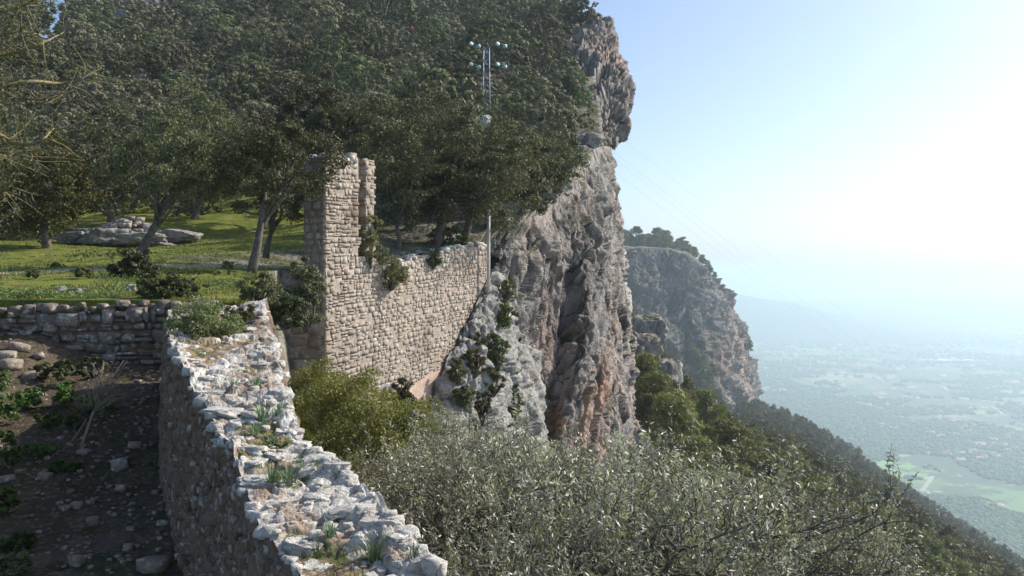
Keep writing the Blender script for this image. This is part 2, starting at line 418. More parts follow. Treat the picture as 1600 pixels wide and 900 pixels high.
def cube_sphere(n):
    """cube surface split n x n per side, welded"""
    idx = {}; V = []; Fq = []
    def vid(p):
        k = tuple(int(round(x * n)) for x in p)
        if k not in idx: idx[k] = len(V); V.append([x / n * 2 - 1 for x in k])
        return idx[k]
    for ax in range(3):
        for side in (0, 1):
            for i in range(n):
                for j in range(n):
                    q = []
                    for (di, dj) in ((0, 0), (1, 0), (1, 1), (0, 1)):
                        p = [0, 0, 0]; p[ax] = side; p[(ax + 1) % 3] = (i + di) / n; p[(ax + 2) % 3] = (j + dj) / n
                        q.append(vid(p))
                    Fq.append(q if side else q[::-1])
    return np.array(V, float), np.array(Fq)

def rock_geo(n, seed, roundness=0.45, amp=0.16, freq=1.6, flat_top=False, dents=True, lim0=0.72, lim1=1.0):
    """an irregular stone inside the cube -0.5..0.5"""
    V, Fq = cube_sphere(n)
    L = np.linalg.norm(V, axis=1, keepdims=True)
    S = V / L; V = V * (1 - roundness) + S * roundness * 1.15
    V = V + S * (fbm(V * freq + seed * 5.7, 4, seed)[:, None] * amp * 2)
    if dents:
        rs = np.random.RandomState(seed)
        for _ in range(5):                       # chip flat facets off
            d = rs.normal(size=3); d /= np.linalg.norm(d); lim = rs.uniform(lim0, lim1)
            e = V @ d; V = V - np.where(e > lim, e - lim, 0)[:, None] * d * 0.85
    if flat_top: V[:, 2] = np.clip(V[:, 2], -1, 0.62 + 0.1 * fbm(V * 3, 3, seed))
    if n >= 12:
        c1, c2, cv = cells(V * 1.9 + seed, seed)
        V = V + S * ((np.clip(c2 - c1, 0, 0.22) - 0.15) * 0.5 + (cv - 0.5) * 0.16 + fbm(V * 7, 3, seed) * 0.05)[:, None]
    V = V / np.abs(V).max(0) * 0.5
    return V, Fq

STONES = [rock_geo(2, k, 0.04, 0.035, 2.6, lim0=1.05, lim1=1.45) for k in range(10)]
for _v, _f in STONES: _v[:, 1] = np.clip(_v[:, 1], -0.4, 0.4) / 0.8          # 24 quads each
ROUGH = [rock_geo(3, 40 + k, 0.2, 0.1, 1.9, lim0=0.9, lim1=1.25) for k in range(8)]         # 54 quads
SLABS = [rock_geo(13, 80 + k, 0.35, 0.16, 1.9, flat_top=(k % 2 == 0), lim0=0.85, lim1=1.2) for k in range(8)]

def leaf_quads(c, size, aspect, outward, rs, jitter=0.72, droop=0.0):
    n = len(c)
    nrm = outward * (1 - jitter * 0.5) + rs.normal(size=(n, 3)) * jitter
    nrm /= np.linalg.norm(nrm, axis=1, keepdims=True) + 1e-9
    t = rs.normal(size=(n, 3)); t[:, 2] -= droop
    t -= (t * nrm).sum(1, keepdims=True) * nrm; t /= np.linalg.norm(t, axis=1, keepdims=True) + 1e-9
    b = np.cross(nrm, t)
    s = (size * rs.uniform(0.6, 1.25, n))[:, None]
    V = np.stack((c - t * s, c + b * s * aspect - t * s * 0.1, c + t * s, c - b * s * aspect - t * s * 0.1), 1).reshape(-1, 3)
    Fq = np.arange(4 * n).reshape(-1, 4)
    return V, Fq

def crown_pts(rx, ry, rz, nclump, nleaf, seed, clump=0.26, lowcut=-0.55, shell=0.5, lobes=0.28):
    rs = np.random.RandomState(seed)
    d = rs.normal(size=(nclump * 3, 3)); d /= np.linalg.norm(d, axis=1, keepdims=True)
    d = d[d[:, 2] > lowcut][:nclump]; m = len(d)
    r = rs.uniform(shell ** 3, 1, m) ** (1 / 3.0)
    r = r * (1 + lobes * fbm(d * 1.6 + seed, 3, seed))
    cc = d * r[:, None] * np.array((rx, ry, rz))
    cr = clump * min(rx, rz) * rs.uniform(0.6, 1.35, m)
    k = rs.randint(0, m, nleaf)
    o = rs.normal(size=(nleaf, 3)); o /= np.linalg.norm(o, axis=1, keepdims=True)
    o[:, 2] = np.abs(o[:, 2]) * np.where(rs.rand(nleaf) < 0.75, 1, -1)
    rr = rs.uniform(0.12, 1.15, nleaf) ** 0.5
    p = cc[k] + o * (cr[k] * rr)[:, None] * np.array((1, 1, 0.75))
    out = o * 1.0 + d[k] * 0.35 + np.array((0, 0, 0.3))
    return p, out, cc

def crown_mesh(name, mat, rx, ry, rz, nclump, nleaf, size, seed, aspect=0.55, z0=0.0, jitter=0.45, **kw):
    p, out, cc = crown_pts(rx, ry, rz, nclump, nleaf, seed, **kw)
    V, Fq = leaf_quads(p, size, aspect, out, np.random.RandomState(seed + 1), jitter)
    V[:, 2] += z0
    cc = cc.copy(); cc[:, 2] += z0
    return mesh_np(name, V, Fq, [mat]), cc

def branchy(base, heads, r0, seed, nmax=14, start=0.35, sides=6, lean=None, stem=None):
    """trunk from base, limbs reaching toward the clump centres"""
    rs = np.random.RandomState(seed); bag = Bag()
    base = np.array(base, float)
    top = heads.mean(0); top[2] = heads[:, 2].min() * 0.5 + heads[:, 2].mean() * 0.5
    if stem is None:
        mid = base * 0.5 + top * 0.5 + rs.normal(size=3) * np.array((0.12, 0.12, 0)) * np.linalg.norm(top - base)
        stem = [base, mid, top]
    stem = catmull(np.array(stem), 9)
    bag.add(*tube(stem, np.linspace(r0 * 1.15, r0 * 0.4, 9), sides + 2))
    sel = heads[rs.permutation(len(heads))[:nmax]]
    for h in sel:
        k = rs.randint(int(9 * start), 8)
        a = stem[k]; m = a * 0.45 + h * 0.55 + rs.normal(size=3) * 0.08 * np.linalg.norm(h - a) + np.array((0, 0, -0.08)) * np.linalg.norm(h - a)
        bag.add(*tube(catmull(np.array([a, m, h]), 6), np.linspace(r0 * 0.38, r0 * 0.08, 6), sides))
    return bag

NAMES_ORD = "first second third fourth fifth sixth seventh eighth ninth tenth eleventh twelfth thirteenth fourteenth fifteenth sixteenth seventeenth eighteenth nineteenth".split()
TENS = {20: "twentieth", 30: "thirtieth", 40: "fortieth", 50: "fiftieth", 60: "sixtieth", 70: "seventieth"}
TEN = {20: "twenty", 30: "thirty", 40: "forty", 50: "fifty", 60: "sixty", 70: "seventy"}
def ordw(i):
    i += 1
    if i < 20: return NAMES_ORD[i - 1]
    t = i // 10 * 10
    return TENS[t] if i == t else TEN[t] + "-" + NAMES_ORD[i - t - 1]

# ================================================================== THE GROUND
# ---- castle hill: a height field from the meadow up to the summit
_Y =  [5, 13, 15, 22, 28, 35, 45, 60, 80, 100, 120, 150, 180, 200, 240]
_ZL = [-0.9, -0.6, -0.5, -0.05, 0.35, 1.0, 2.1, 4.8, 12.6, 20.6, 29.0, 42.5, 56.0, 61.0, 66.0]
_RY = [5, 14.5, 22, 28, 30, 30.6, 34, 42, 44, 50, 60, 76, 88, 100, 115, 130, 150, 200, 240]
_RX = [-4.3, -4.3, -6.5, -7.9, -8.0, -6.9, -5.1, -1.75, -0.95, 1.2, 3.7, 7.2, 9.4, 10.2, 11.2, 12.2, 14.5, 19, 22]
_RZ = [-0.9, -0.55, -0.25, -0.05, 0.1, 0.12, 0.35, 1.5, 2.7, 3.4, 6.0, 11.2, 13.6, 19.0, 25.0, 33.0, 42.0, 60.0, 64.0]
def rim_x(Y): return np.interp(Y, _RY, _RX)
def hill_z(x, Y):
    x = np.asarray(x, float); Y = np.asarray(Y, float)
    xr = np.interp(Y, _RY, _RX); zr = np.interp(Y, _RY, _RZ); zl = np.interp(Y, _Y, _ZL)
    s = np.clip((xr - x) / (3.0 + 0.12 * Y), 0, 1); s = s * s * (3 - 2 * s)
    z = zr * (1 - s) + zl * s
    q = np.stack((x * 0.12, Y * 0.12, 0 * x), -1).reshape(-1, 3)
    n = fbm(q, 4, 3).reshape(x.shape)
    z = z + n * np.interp(Y, [15, 30, 60, 100], [0.12, 0.25, 1.0, 2.2])
    q2 = np.stack((x * 0.9, Y * 0.9, 0 * x), -1).reshape(-1, 3)
    z = z + fbm(q2, 3, 9).reshape(x.shape) * 0.06
    # notch in the skyline at the far left
    z = z - 12 * np.exp(-((x / np.maximum(Y, 1) + 0.53) / 0.022) ** 2) * np.clip((Y - 120) / 50, 0, 1)
    return z

def build_hill():
    Ys = np.concatenate((np.linspace(15.3, 60, 150), np.linspace(60.6, 240, 150)))
    T = np.linspace(0, 1, 170) ** 0.8
    YY = np.repeat(Ys[:, None], len(T), 1)
    XR = rim_x(YY); XL = -0.75 * YY - 6
    XX = XL + (XR - XL) * T[None, :]
    Z = hill_z(XX, YY)
    G = np.stack((XX, YY, Z), -1)
    # bank below the rim of the near meadow (a real step down into the gully)
    E = [G]
    for k in range(1, 9):
        e = G[:, -1:, :].copy(); e[:, :, 2] -= k * 0.9
        e[:, 0, 0] += np.where(G[:, 0, 1] < 30, 0.1 * k, -0.55 * k) + 0.35 * (G[:, 0, 1] < 30) * fbm(np.stack((e[:, 0, 1] * 0.8, e[:, 0, 2] * 0.8, e[:, 0, 2] * 0), 1), 3, 5)
        E.append(e)
    G = np.concatenate(E, 1)
    fr = G[:1].copy(); fr[:, :, 2] -= 2.5; fr[:, :, 1] += 0.1; G = np.concatenate((fr, G), 0)
    Fq = grid_faces(*G.shape[:2]); r = Fq[:, 0] // G.shape[1]; yc = G.reshape(-1, 3)[Fq[:, 0]]
    nm = (yc[:, 1] < 66).astype(int)
    # meadow below, scrub floor above
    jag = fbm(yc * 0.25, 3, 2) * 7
    terr_shade = (yc[:, 1] > 30.5) & (yc[:, 1] < 47) & (yc[:, 0] > rim_x(yc[:, 1]) - 5.5 + 0.25 * jag)  # terrace takes the darker scrub floor as painted tree shade
    mi = np.where((yc[:, 1] + jag < 66) & ~terr_shade & ~((yc[:, 1] > 46) & (yc[:, 0] > -4)), 0, 1)
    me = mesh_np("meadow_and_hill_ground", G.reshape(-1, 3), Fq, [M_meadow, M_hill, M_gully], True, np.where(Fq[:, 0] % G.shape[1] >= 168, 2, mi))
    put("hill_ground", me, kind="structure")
build_hill()

# ---- lower yard to the left, below the parapet
def yard_z(x, Y):
    x = np.asarray(x, float); Y = np.asarray(Y, float)
    z = -1.67 - 0.243 * (15 - Y) + 0.10 * np.maximum(0, -x - 5.2) + 0.25 * np.clip(-x - 7.2, 0, 1)
    q = np.stack((x * 0.8, Y * 0.8, 0 * x), -1).reshape(-1, 3)
    return z + fbm(q, 5, 21).reshape(x.shape) * 0.16
def yard_hit(u, v):
    for Y in np.linspace(5.5, 14.7, 200):
        p = P(u, v, Y)
        if p[2] <= float(yard_z(p[0], p[1])): return Y
    return 14.7
def build_yard():
    T, Y = np.meshgrid(np.linspace(0, 1, 230), np.linspace(2.5, 15.3, 220))
    ex = np.interp(Y, [2.5, 5.0, 6.0, 6.7, 7.7, 8.7, 9.9, 11.5, 14.2, 15.3], [0.4, -0.95, -1.47, -1.91, -2.44, -3.03, -3.77, -4.53, -5.66, -5.9]) + 0.35
    X = -14 + (ex + 14) * T
    G = np.stack((X, Y, yard_z(X, Y)), -1)
    G[:, :, 2] += 0.035 * (fbm(G.reshape(-1, 3) * 5, 3, 8)).reshape(X.shape)
    put("yard_ground", mesh_np("yard_ground", G.reshape(-1, 3), grid_faces(*X.shape), [M_soil], True), kind="structure")
build_yard()

# ---- gully between the parapet, the ruin and the cliff
def gully_z(x, Y):
    x = np.asarray(x, float); Y = np.asarray(Y, float)
    z = -6.2 - 0.55 * np.maximum(0, x + 3) - 0.02 * (Y - 20)
    z = np.where(Y > 30, z - 0.05 * (Y - 30), z)
    q = np.stack((x * 0.3, Y * 0.3, 0 * x), -1).reshape(-1, 3)
    r_, r2, rc = cells(q * 1.6, 33)
    return z + fbm(q, 5, 31).reshape(x.shape) * 0.9 + (np.clip(r2 - r_, 0, 0.3) * 1.5 + rc * 0.5).reshape(x.shape)
def build_gully():
    X, Y = np.meshgrid(np.linspace(-9, 60, 330), np.linspace(2, 85, 330))
    X = X + 0.25 * np.clip(Y - 30, 0, None)
    G = np.stack((X, Y, gully_z(X, Y)), -1)
    put("gully_ground", mesh_np("gully_ground", G.reshape(-1, 3), grid_faces(*X.shape), [M_gully], True), kind="structure")
build_gully()

# ---- path across the meadow (ribbon laid on the turf)
def build_path():
    line = [(-16.5, 22.2), (-14, 23.5), (-12.6, 25.6), (-11.5, 28.4), (-9.6, 30.6), (-6.5, 33.0)]
    c = catmull(np.array(line), 80); t = np.gradient(c, axis=0); t /= np.linalg.norm(t, axis=1, keepdims=True)
    n = np.stack((-t[:, 1], t[:, 0]), 1); rows = []
    for k in np.linspace(-1, 1, 9):
        w = 0.85 + 0.35 * fbm(np.concatenate((c * 0.7, np.full((80, 1), float(k > 0) * 7)), 1), 3, 4)
        q = c + n * (k * w)[:, None]
        rows.append(np.stack((q[:, 0], q[:, 1], hill_z(q[:, 0], q[:, 1]) + 0.06 * (1 - abs(k) ** 4) - 0.02), 1))
    G = np.stack(rows, 0)
    put("path", mesh_np("path", G.reshape(-1, 3), grid_faces(9, 80), [M_path], True), kind="structure")
build_path()

# ================================================================== CLIFFS
ORANGE = (0.5, 0.24, 0.12); PINK = (0.5, 0.34, 0.27); DARK = (0.13, 0.115, 0.11); PALE = (0.62, 0.58, 0.53)
M_cliff = cliff_mat("cliff_limestone", 1.0, [
    (P(935, 590, 62), 1.7, ORANGE, 0.6), (P(868, 665, 51), 1.0, ORANGE, 0.8), (P(912, 640, 57), 1.9, ORANGE, 0.5), (P(930, 690, 58), 3.4, PINK, 0.5),
    (P(945, 520, 70), 3.2, PINK, 0.4), (P(850, 560, 53), 2.4, PINK, 0.45), (P(870, 500, 56), 3.5, DARK, 0.35), (P(850, 700, 51), 2.0, DARK, 0.5),
    (P(975, 450, 95), 5.0, PALE, 0.7), (P(890, 430, 62), 3.0, DARK, 0.35)])
M_crag = cliff_mat("crag_limestone", 0.8, [(P(945, 90, 128), 5.0, PINK, 0.45)], stain=0.4)
M_farcliff = cliff_mat("far_cliff_limestone", 0.17, [(P(1115, 560, 700), 26, ORANGE, 0.4), (P(1150, 560, 780), 36, PINK, 0.6), (P(1040, 450, 680), 90, (0.11, 0.105, 0.105), 0.65)])  # dark spot: shade of the left, camera-facing face painted into the rock colour

def cliff(name, cols, nr, nc, mat, big=1.6, k=1.0, seed=0, edge_fix=True, block=1.0):
    G = surf([[P(*c) for c in col] for col in cols], nr, nc); n = normals(G)
    if (n[:, :, 1].mean() > 0): n = -n
    p = G.reshape(-1, 3)
    sh = p.copy(); sh[:, 0] -= 0.38 * p[:, 2]
    f1, f2, cv = cells(sh * np.array((0.3, 0.24, 0.085)) * k + fbm(p * 0.4 * k, 3, seed)[:, None] * 0.3, seed); t1 = _TILT
    g1, g2, cw = cells(sh * np.array((0.9, 0.75, 0.17)) * k + fbm(p * 1.1 * k, 2, seed + 4)[:, None] * 0.2, seed + 9); t2 = _TILT
    h1, h2, ch = cells(sh * np.array((2.6, 2.3, 0.8)) * k, seed + 19); t3 = _TILT
    d = fbm(p * np.array((0.11, 0.11, 0.07)) * k, 3, seed) * big * 1.1
    crack = lambda a, b, w: -np.clip(1 - (b - a) / w, 0, 1)
    d += ((cv - 0.5) * 0.9 + t1 * 2.4 + crack(f1, f2, 0.09) * 0.45) * block
    d += ((cw - 0.5) * 0.38 + t2 * 0.75 + crack(g1, g2, 0.1) * 0.22) * block
    d += ((ch - 0.5) * 0.12 + t3 * 0.28 + crack(h1, h2, 0.1) * 0.06) * block
    d += (ridged(sh * np.array((0.6, 0.5, 0.05)) * k + fbm(p * 0.3 * k, 2, seed + 3)[:, None] * 0.3, 3, seed + 2) - 0.6) * 1.5 * block
    d += fbm(sh * np.array((1.6, 1.4, 0.9)) * k, 5, seed + 6, 0.6) * 0.3
    d = d / (k if k < 1 else 1.0)
    w = np.ones(G.shape[:2])
    if edge_fix:
        w *= np.clip(np.linspace(0, 1, nr)[:, None] * 14, 0.15, 1)
    G = G + n * (d.reshape(G.shape[:2]) * w)[:, :, None]
    o = put(name, mesh_np(name, G.reshape(-1, 3), grid_faces(nr, nc), [mat], False), kind="structure")
    return o, G

main_cols = [
    [(768, 345, 44), (785, 430, 46), (805, 520, 47.5), (818, 620, 48.5), (812, 720, 48), (800, 900, 46)],
    [(830, 340, 50), (845, 430, 52), (852, 520, 53.5), (850, 620, 52), (822, 740, 49.5), (810, 920, 47)],
    [(862, 318, 56), (884, 410, 57.0), (880, 510, 55.5), (856, 610, 52.9), (818, 735, 49.6), (815, 920, 48.4)],
    [(882, 300, 60), (922, 400, 58), (924, 500, 55.2), (906, 600, 52.2), (872, 725, 49), (855, 920, 46)],
    [(905, 265, 68), (932, 380, 66), (936, 490, 63), (926, 600, 59), (898, 725, 54.5), (885, 920, 51)],
    [(925, 235, 76), (942, 360, 73), (948, 480, 70), (945, 600, 65), (928, 720, 60), (918, 920, 56)],
    [(945, 228, 88), (952, 300, 86), (958, 400, 82), (962, 520, 76), (958, 640, 70), (950, 820, 64)],
    [(956, 232, 100), (958, 310, 98), (967, 400, 95), (976, 490, 92), (984, 620, 85), (1004, 830, 76)],
    [(940, 240, 128), (945, 310, 128), (952, 400, 128), (962, 500, 128), (978, 640, 118), (1010, 850, 96)],
]
_, G_main = cliff("cliff", main_cols, 460, 460, M_cliff, 1.0, 1.0, 3, block=0.72)
crag_cols = [
    [(872, 80, 128), (872, 120, 122), (884, 155, 116), (898, 195, 108), (915, 240, 96)],
    [(910, 42, 138), (922, 95, 126), (932, 145, 116), (938, 190, 108), (942, 236, 97)],
    [(928, 24, 142), (952, 85, 130), (966, 140, 118), (962, 188, 110), (952, 226, 103)],
    [(932, 20, 148), (958, 92, 134), (978, 150, 121), (970, 195, 114), (956, 228, 108)],
    [(915, 25, 170), (930, 95, 155), (940, 150, 145), (940, 195, 138), (932, 235, 128)],
]
_, G_crag = cliff("cliff_crag", crag_cols, 170, 190, M_crag, 1.5, 0.8, 12, block=1.1)
spur_cols = [
    [(764, 432, 41.9), (732, 502, 40.0), (698, 575, 38.2), (672, 650, 36.8), (630, 715, 35), (590, 830, 33)],
    [(772, 425, 42.2), (752, 500, 40.2), (726, 570, 38.4), (708, 640, 37.0), (690, 720, 35.5), (670, 860, 33)],
    [(780, 425, 43.4), (780, 500, 42.2), (772, 570, 40.6), (762, 640, 39), (752, 720, 37), (740, 870, 35)],
    [(790, 435, 46.5), (800, 500, 46), (812, 570, 45), (818, 640, 44), (814, 720, 42), (800, 880, 39)],
    [(800, 445, 50), (822, 500, 50), (838, 570, 50), (838, 640, 49), (830, 720, 47), (820, 880, 44)],
]
_, G_spur = cliff("cliff_spur", spur_cols, 200, 140, M_lime_far, 0.4, 1.6, 22, block=0.55)
# small rib of rock breaking out at the foot of the ruin
rib_cols = [[(596, 600, 31.5), (590, 640, 31), (585, 690, 30.5), (580, 760, 30)], [(622, 606, 32), (628, 640, 31.2), (632, 690, 30.6), (640, 760, 30)],
            [(645, 630, 33.5), (658, 660, 32.6), (668, 700, 32), (680, 770, 31)], [(655, 640, 36), (668, 670, 36), (680, 720, 35), (690, 790, 34)]]
cliff("cliff_rib", rib_cols, 60, 50, M_lime_far, 0.3, 2.0, 25, block=0.35)

far_cols = [
    [(940, 388, 660), (945, 440, 650), (950, 500, 630), (975, 680, 590)],
    [(985, 386, 670), (990, 440, 660), (1000, 500, 640), (1020, 680, 590)],
    [(1030, 388, 690), (1036, 440, 690), (1046, 510, 670), (1066, 690, 605)],
    [(1060, 392, 700), (1064, 450, 690), (1074, 520, 670), (1094, 700, 615)],
    [(1085, 402, 730), (1084, 455, 700), (1090, 525, 665), (1112, 710, 610)],
    [(1104, 422, 770), (1122, 482, 740), (1132, 550, 710), (1146, 700, 670)],
    [(1112, 436, 810), (1144, 505, 800), (1162, 570, 790), (1176, 710, 760)],
    [(1116, 442, 850), (1152, 520, 850), (1177, 600, 850), (1194, 710, 850)],
    [(1106, 440, 1040), (1130, 520, 1040), (1150, 600, 1040), (1170, 720, 1040)],
]
_, G_far = cliff("far_cliff", far_cols, 300, 420, M_farcliff, 1.2, 0.14, 41, block=1.25)
# plateau on top of the far cliff
def build_plateau():
    top = G_far[0]; rows = [top]
    for k in range(1, 16):
        r = top.copy(); s = 1 + 0.035 * k
        r[:, 1] *= s; r[:, 0] = top[:, 0] * s - k * 1.0; r[:, 2] = top[:, 2] * s + min(k, 6) * 1.2; rows.append(r)
    G = np.stack(rows, 0)
    put("far_plateau_ground", mesh_np("far_plateau_ground", G.reshape(-1, 3), grid_faces(*G.shape[:2]), [M_hill], True), kind="structure")
build_plateau()

# ---- wooded slope running down to the right
slope_cols = [
    [(1000, 600, 1100), (972, 500, 620), (978, 532, 320), (990, 590, 175), (1004, 660, 118), (1040, 760, 88), (1060, 930, 62)],
    [(1060, 660, 1150), (1040, 582, 640), (1046, 608, 360), (1060, 655, 200), (1080, 700, 132), (1105, 785, 95), (1120, 950, 66)],
    [(1170, 730, 1200), (1122, 668, 760), (1130, 680, 460), (1145, 712, 260), (1170, 750, 150), (1200, 830, 100), (1215, 970, 70)],
    [(1260, 720, 1300), (1192, 652, 880), (1196, 676, 560), (1225, 728, 320), (1262, 795, 175), (1300, 880, 112), (1325, 1010, 76)],
    [(1400, 790, 1400), (1300, 700, 900), (1306, 722, 600), (1345, 785, 350), (1390, 850, 200), (1430, 930, 125), (1470, 1060, 82)],
    [(1550, 880, 1400), (1440, 795, 900), (1448, 815, 640), (1485, 865, 400), (1530, 920, 240), (1570, 1000, 140), (1610, 1130, 92)],
    [(1760, 1000, 1400), (1620, 908, 900), (1640, 930, 640), (1680, 975, 420), (1730, 1030, 260), (1780, 1110, 150), (1820, 1240, 100)],
    [(1900, 1100, 1400), (1800, 1030, 900), (1830, 1060, 640), (1880, 1110, 420), (1930, 1170, 260), (1980, 1250, 150), (2020, 1400, 100)],
]
G_slope = surf([[P(*c) for c in col] for col in slope_cols], 260, 260)
_n = normals(G_slope); _n *= np.sign(_n[:, :, 2:3])
G_slope += _n * (fbm(G_slope.reshape(-1, 3) * 0.03, 5, 51).reshape(260, 260) * np.clip(G_slope[:, :, 1] * 0.012, 0.5, 6))[:, :, None]
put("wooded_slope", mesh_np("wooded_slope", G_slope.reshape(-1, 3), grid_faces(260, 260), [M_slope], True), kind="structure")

# ================================================================== THE PLAIN
Z_PLAIN = -560.0
def on_plain(u, v):
    Y = -Z_PLAIN * F_PX / (v - V0); return P(u, v, Y)
def plain_mat():
    m, nt, b = nmat("patchwork_plain")
    g = N(nt, "ShaderNodeNewGeometry")
    mp = N(nt, "ShaderNodeMapping"); mp.inputs["Rotation"].default_value = (0, 0, 0.5); mp.inputs["Scale"].default_value = (1, 0.7, 0)
    nt.links.new(g.outputs["Position"], mp.inputs[0])
    vo = N(nt, "ShaderNodeTexVoronoi", distance='CHEBYCHEV'); vo.inputs["Scale"].default_value = 0.006; vo.inputs["Randomness"].default_value = 0.85
    nt.links.new(mp.outputs[0], vo.inputs["Vector"])
    sp = N(nt, "ShaderNodeSeparateColor"); nt.links.new(vo.outputs["Color"], sp.inputs[0])
    r = N(nt, "ShaderNodeValToRGB"); e = r.color_ramp.elements
    e[0].color = (0.08, 0.12, 0.04, 1); e[1].color = (0.33, 0.27, 0.19, 1); e[1].position = 1.0
    for ps, c in ((0.22, (0.11, 0.2, 0.05)), (0.42, (0.2, 0.33, 0.08)), (0.58, (0.05, 0.08, 0.035)), (0.74, (0.34, 0.29, 0.17)), (0.86, (0.14, 0.24, 0.07))):
        k = r.color_ramp.elements.new(ps); k.color = (*c, 1)
    r.color_ramp.interpolation = 'CONSTANT'
    nt.links.new(sp.outputs[0], r.inputs[0])
    c = mixc(nt, noise_fac(nt, 0.0016, 0.46, 0.54, 5), r.outputs[0], (0.06, 0.085, 0.04))
    c = mixc(nt, noise_fac(nt, 0.02, 0.5, 0.6, 4), c, (0.05, 0.07, 0.035))
    c = mixc(nt, noise_fac(nt, 0.011, 0.63, 0.68, 3), c, (0.42, 0.36, 0.28))
    nt.links.new(c, b.inputs["Base Color"]); b.inputs["Roughness"].default_value = 0.95
    return m
def build_plain():
    n = 60; a = np.linspace(-1, 1, n); a = np.sign(a) * np.abs(a) ** 1.6 * 30000
    X, Y = np.meshgrid(a, a + 800)
    G = np.stack((X, Y, np.full_like(X, Z_PLAIN)), -1)
    put("plain_ground", mesh_np("plain_ground", G.reshape(-1, 3), grid_faces(n, n), [plain_mat()]), kind="structure")
build_plain()
M_farhill = simple("far_hill_wood", (0.04, 0.055, 0.03), 0.95, 0, (0.08, 0.09, 0.05), 0.003)
def far_hills(name, prof, Y, depth, seed):
    us = np.linspace(prof[0][0], prof[-1][0], 160); vs = np.interp(us, [p[0] for p in prof], [p[1] for p in prof])
    rows = []
    for k, s in enumerate(np.linspace(-1, 1, 25)):
        yy = Y + s * depth; x = (us - U0) / F_PX * Y; h = (-(vs - V0) / F_PX * Y - Z_PLAIN)
        prf = max(0, 1 - abs(s)) ** 0.8
        q = np.stack((x / 900, np.full(160, yy / 900), us * 0), 1)
        hh = h * prf * (1 + 0.35 * fbm(q, 5, seed) * (1 - prf)) * (1 + 0.05 * fbm(q * 3, 4, seed + 3))
        rows.append(np.stack((x, np.full(160, yy), Z_PLAIN - 3 + np.maximum(hh, 0)), 1))
    G = np.stack(rows, 0)
    put(name, mesh_np(name, G.reshape(-1, 3), grid_faces(25, 160), [M_farhill], True), kind="structure")
far_hills("distant_hills", [(900, 500), (1000, 465), (1080, 450), (1140, 457), (1190, 466), (1240, 472), (1300, 490), (1350, 500), (1420, 522), (1500, 548), (1560, 562)], 8600, 1500, 61)
far_hills("distant_ridge", [(1150, 480), (1230, 468), (1330, 471), (1420, 466), (1500, 470), (1560, 463), (1620, 458), (1750, 450), (1900, 470)], 12500, 3500, 67)

# trees of the plain: tens of thousands, seen a few pixels each
def plain_trees():
    rs = np.random.RandomState(5); n = 60000
    v = 452 + 470 * rs.rand(n) ** 0.85; u = 1150 + 520 * rs.rand(n)
    Y = -Z_PLAIN * F_PX / (v - V0); x = (u - U0) / F_PX * Y
    q = np.stack((x * 0.0016, Y * 0.0016, 0 * x), 1)
    q2 = np.stack((x * 0.008, Y * 0.008, 0 * x), 1)
    keep = (fbm(q, 4, 71) + 0.6 * fbm(q2, 3, 72) > np.interp(Y, [1500, 2600, 4000], [-0.6, -0.32, -0.02])) & (Y < 9000)
    x, Y = x[keep][:26000], Y[keep][:26000]; n = len(x)
    V0_, F0 = cube_sphere(1); V0_ = V0_ / np.linalg.norm(V0_, axis=1, keepdims=True)
    s = rs.uniform(3.0, 7.5, n) * np.clip(Y / 2500, 0.8, 1.8)
    V = V0_[None] * np.stack((s, s, s * 0.8), 1)[:, None, :] * (1 + 0.3 * rs.rand(n, 8, 1)) + np.stack((x, Y, Z_PLAIN + s * 0.6), 1)[:, None, :]
    Fq = F0[None] + (np.arange(n) * 8)[:, None, None]
    m = foliage("plain_tree_leaves", (0.05, 0.075, 0.03), (0.07, 0.09, 0.04), (0.1, 0.11, 0.05), 0.01, 0.0, 0.1, 0.8)
    o = put("orchard_trees", mesh_np("orchard_trees", V.reshape(-1, 3), Fq.reshape(-1, 4), [m], True), kind="stuff")
    tag(o, "orchards and scattered trees dotting the hazy plain", "trees")
plain_trees()

M_white = simple("white_render", (0.78, 0.76, 0.72), 0.85); M_tile = simple("clay_tiles", (0.42, 0.2, 0.12), 0.9, 0, (0.5, 0.3, 0.2), 0.3)
M_glassgh = simple("greenhouse_sheeting", (0.8, 0.84, 0.84), 0.4)
def house(u, v, w, d, h, label, rz=0.0, group=None, roof=M_tile, tall=False):
    c = on_plain(u, v); t = thing("house", label, "house", (c[0], c[1], Z_PLAIN), rz, group)
    put("wall", mesh_np("house_wall", *box((-w / 2, -d / 2, 0), (w / 2, d / 2, h)), [M_white]), t)
    rh = d * 0.22; o = 0.6
    V = np.array([(-w / 2 - o, -d / 2 - o, h), (w / 2 + o, -d / 2 - o, h), (w / 2 + o, d / 2 + o, h), (-w / 2 - o, d / 2 + o, h), (-w / 2 - o, 0, h + rh), (w / 2 + o, 0, h + rh)])
    Fq = [(0, 1, 5, 4), (2, 3, 4, 5), (0, 3, 2, 1)]
    me = bpy.data.meshes.new("house_roof"); me.from_pydata([tuple(p) for p in V + np.array((0, 0, 0.01))], [], Fq + [(0, 4, 3), (1, 2, 5)]); me.materials.append(roof)
    put("roof", me, t)
    # windows facing the hill
    if not group:
        wm = mesh_np("window", *box((-w * 0.05, -0.12, 0), (w * 0.05, 0.1, h * 0.38)), [simple_dark])
        for i in range(4): put("window", wm, t, (-w / 2 + w * (i + 0.5) / 4, -d / 2, h * 0.3))
    return t
simple_dark = simple("dark_glass", (0.03, 0.035, 0.04), 0.3)
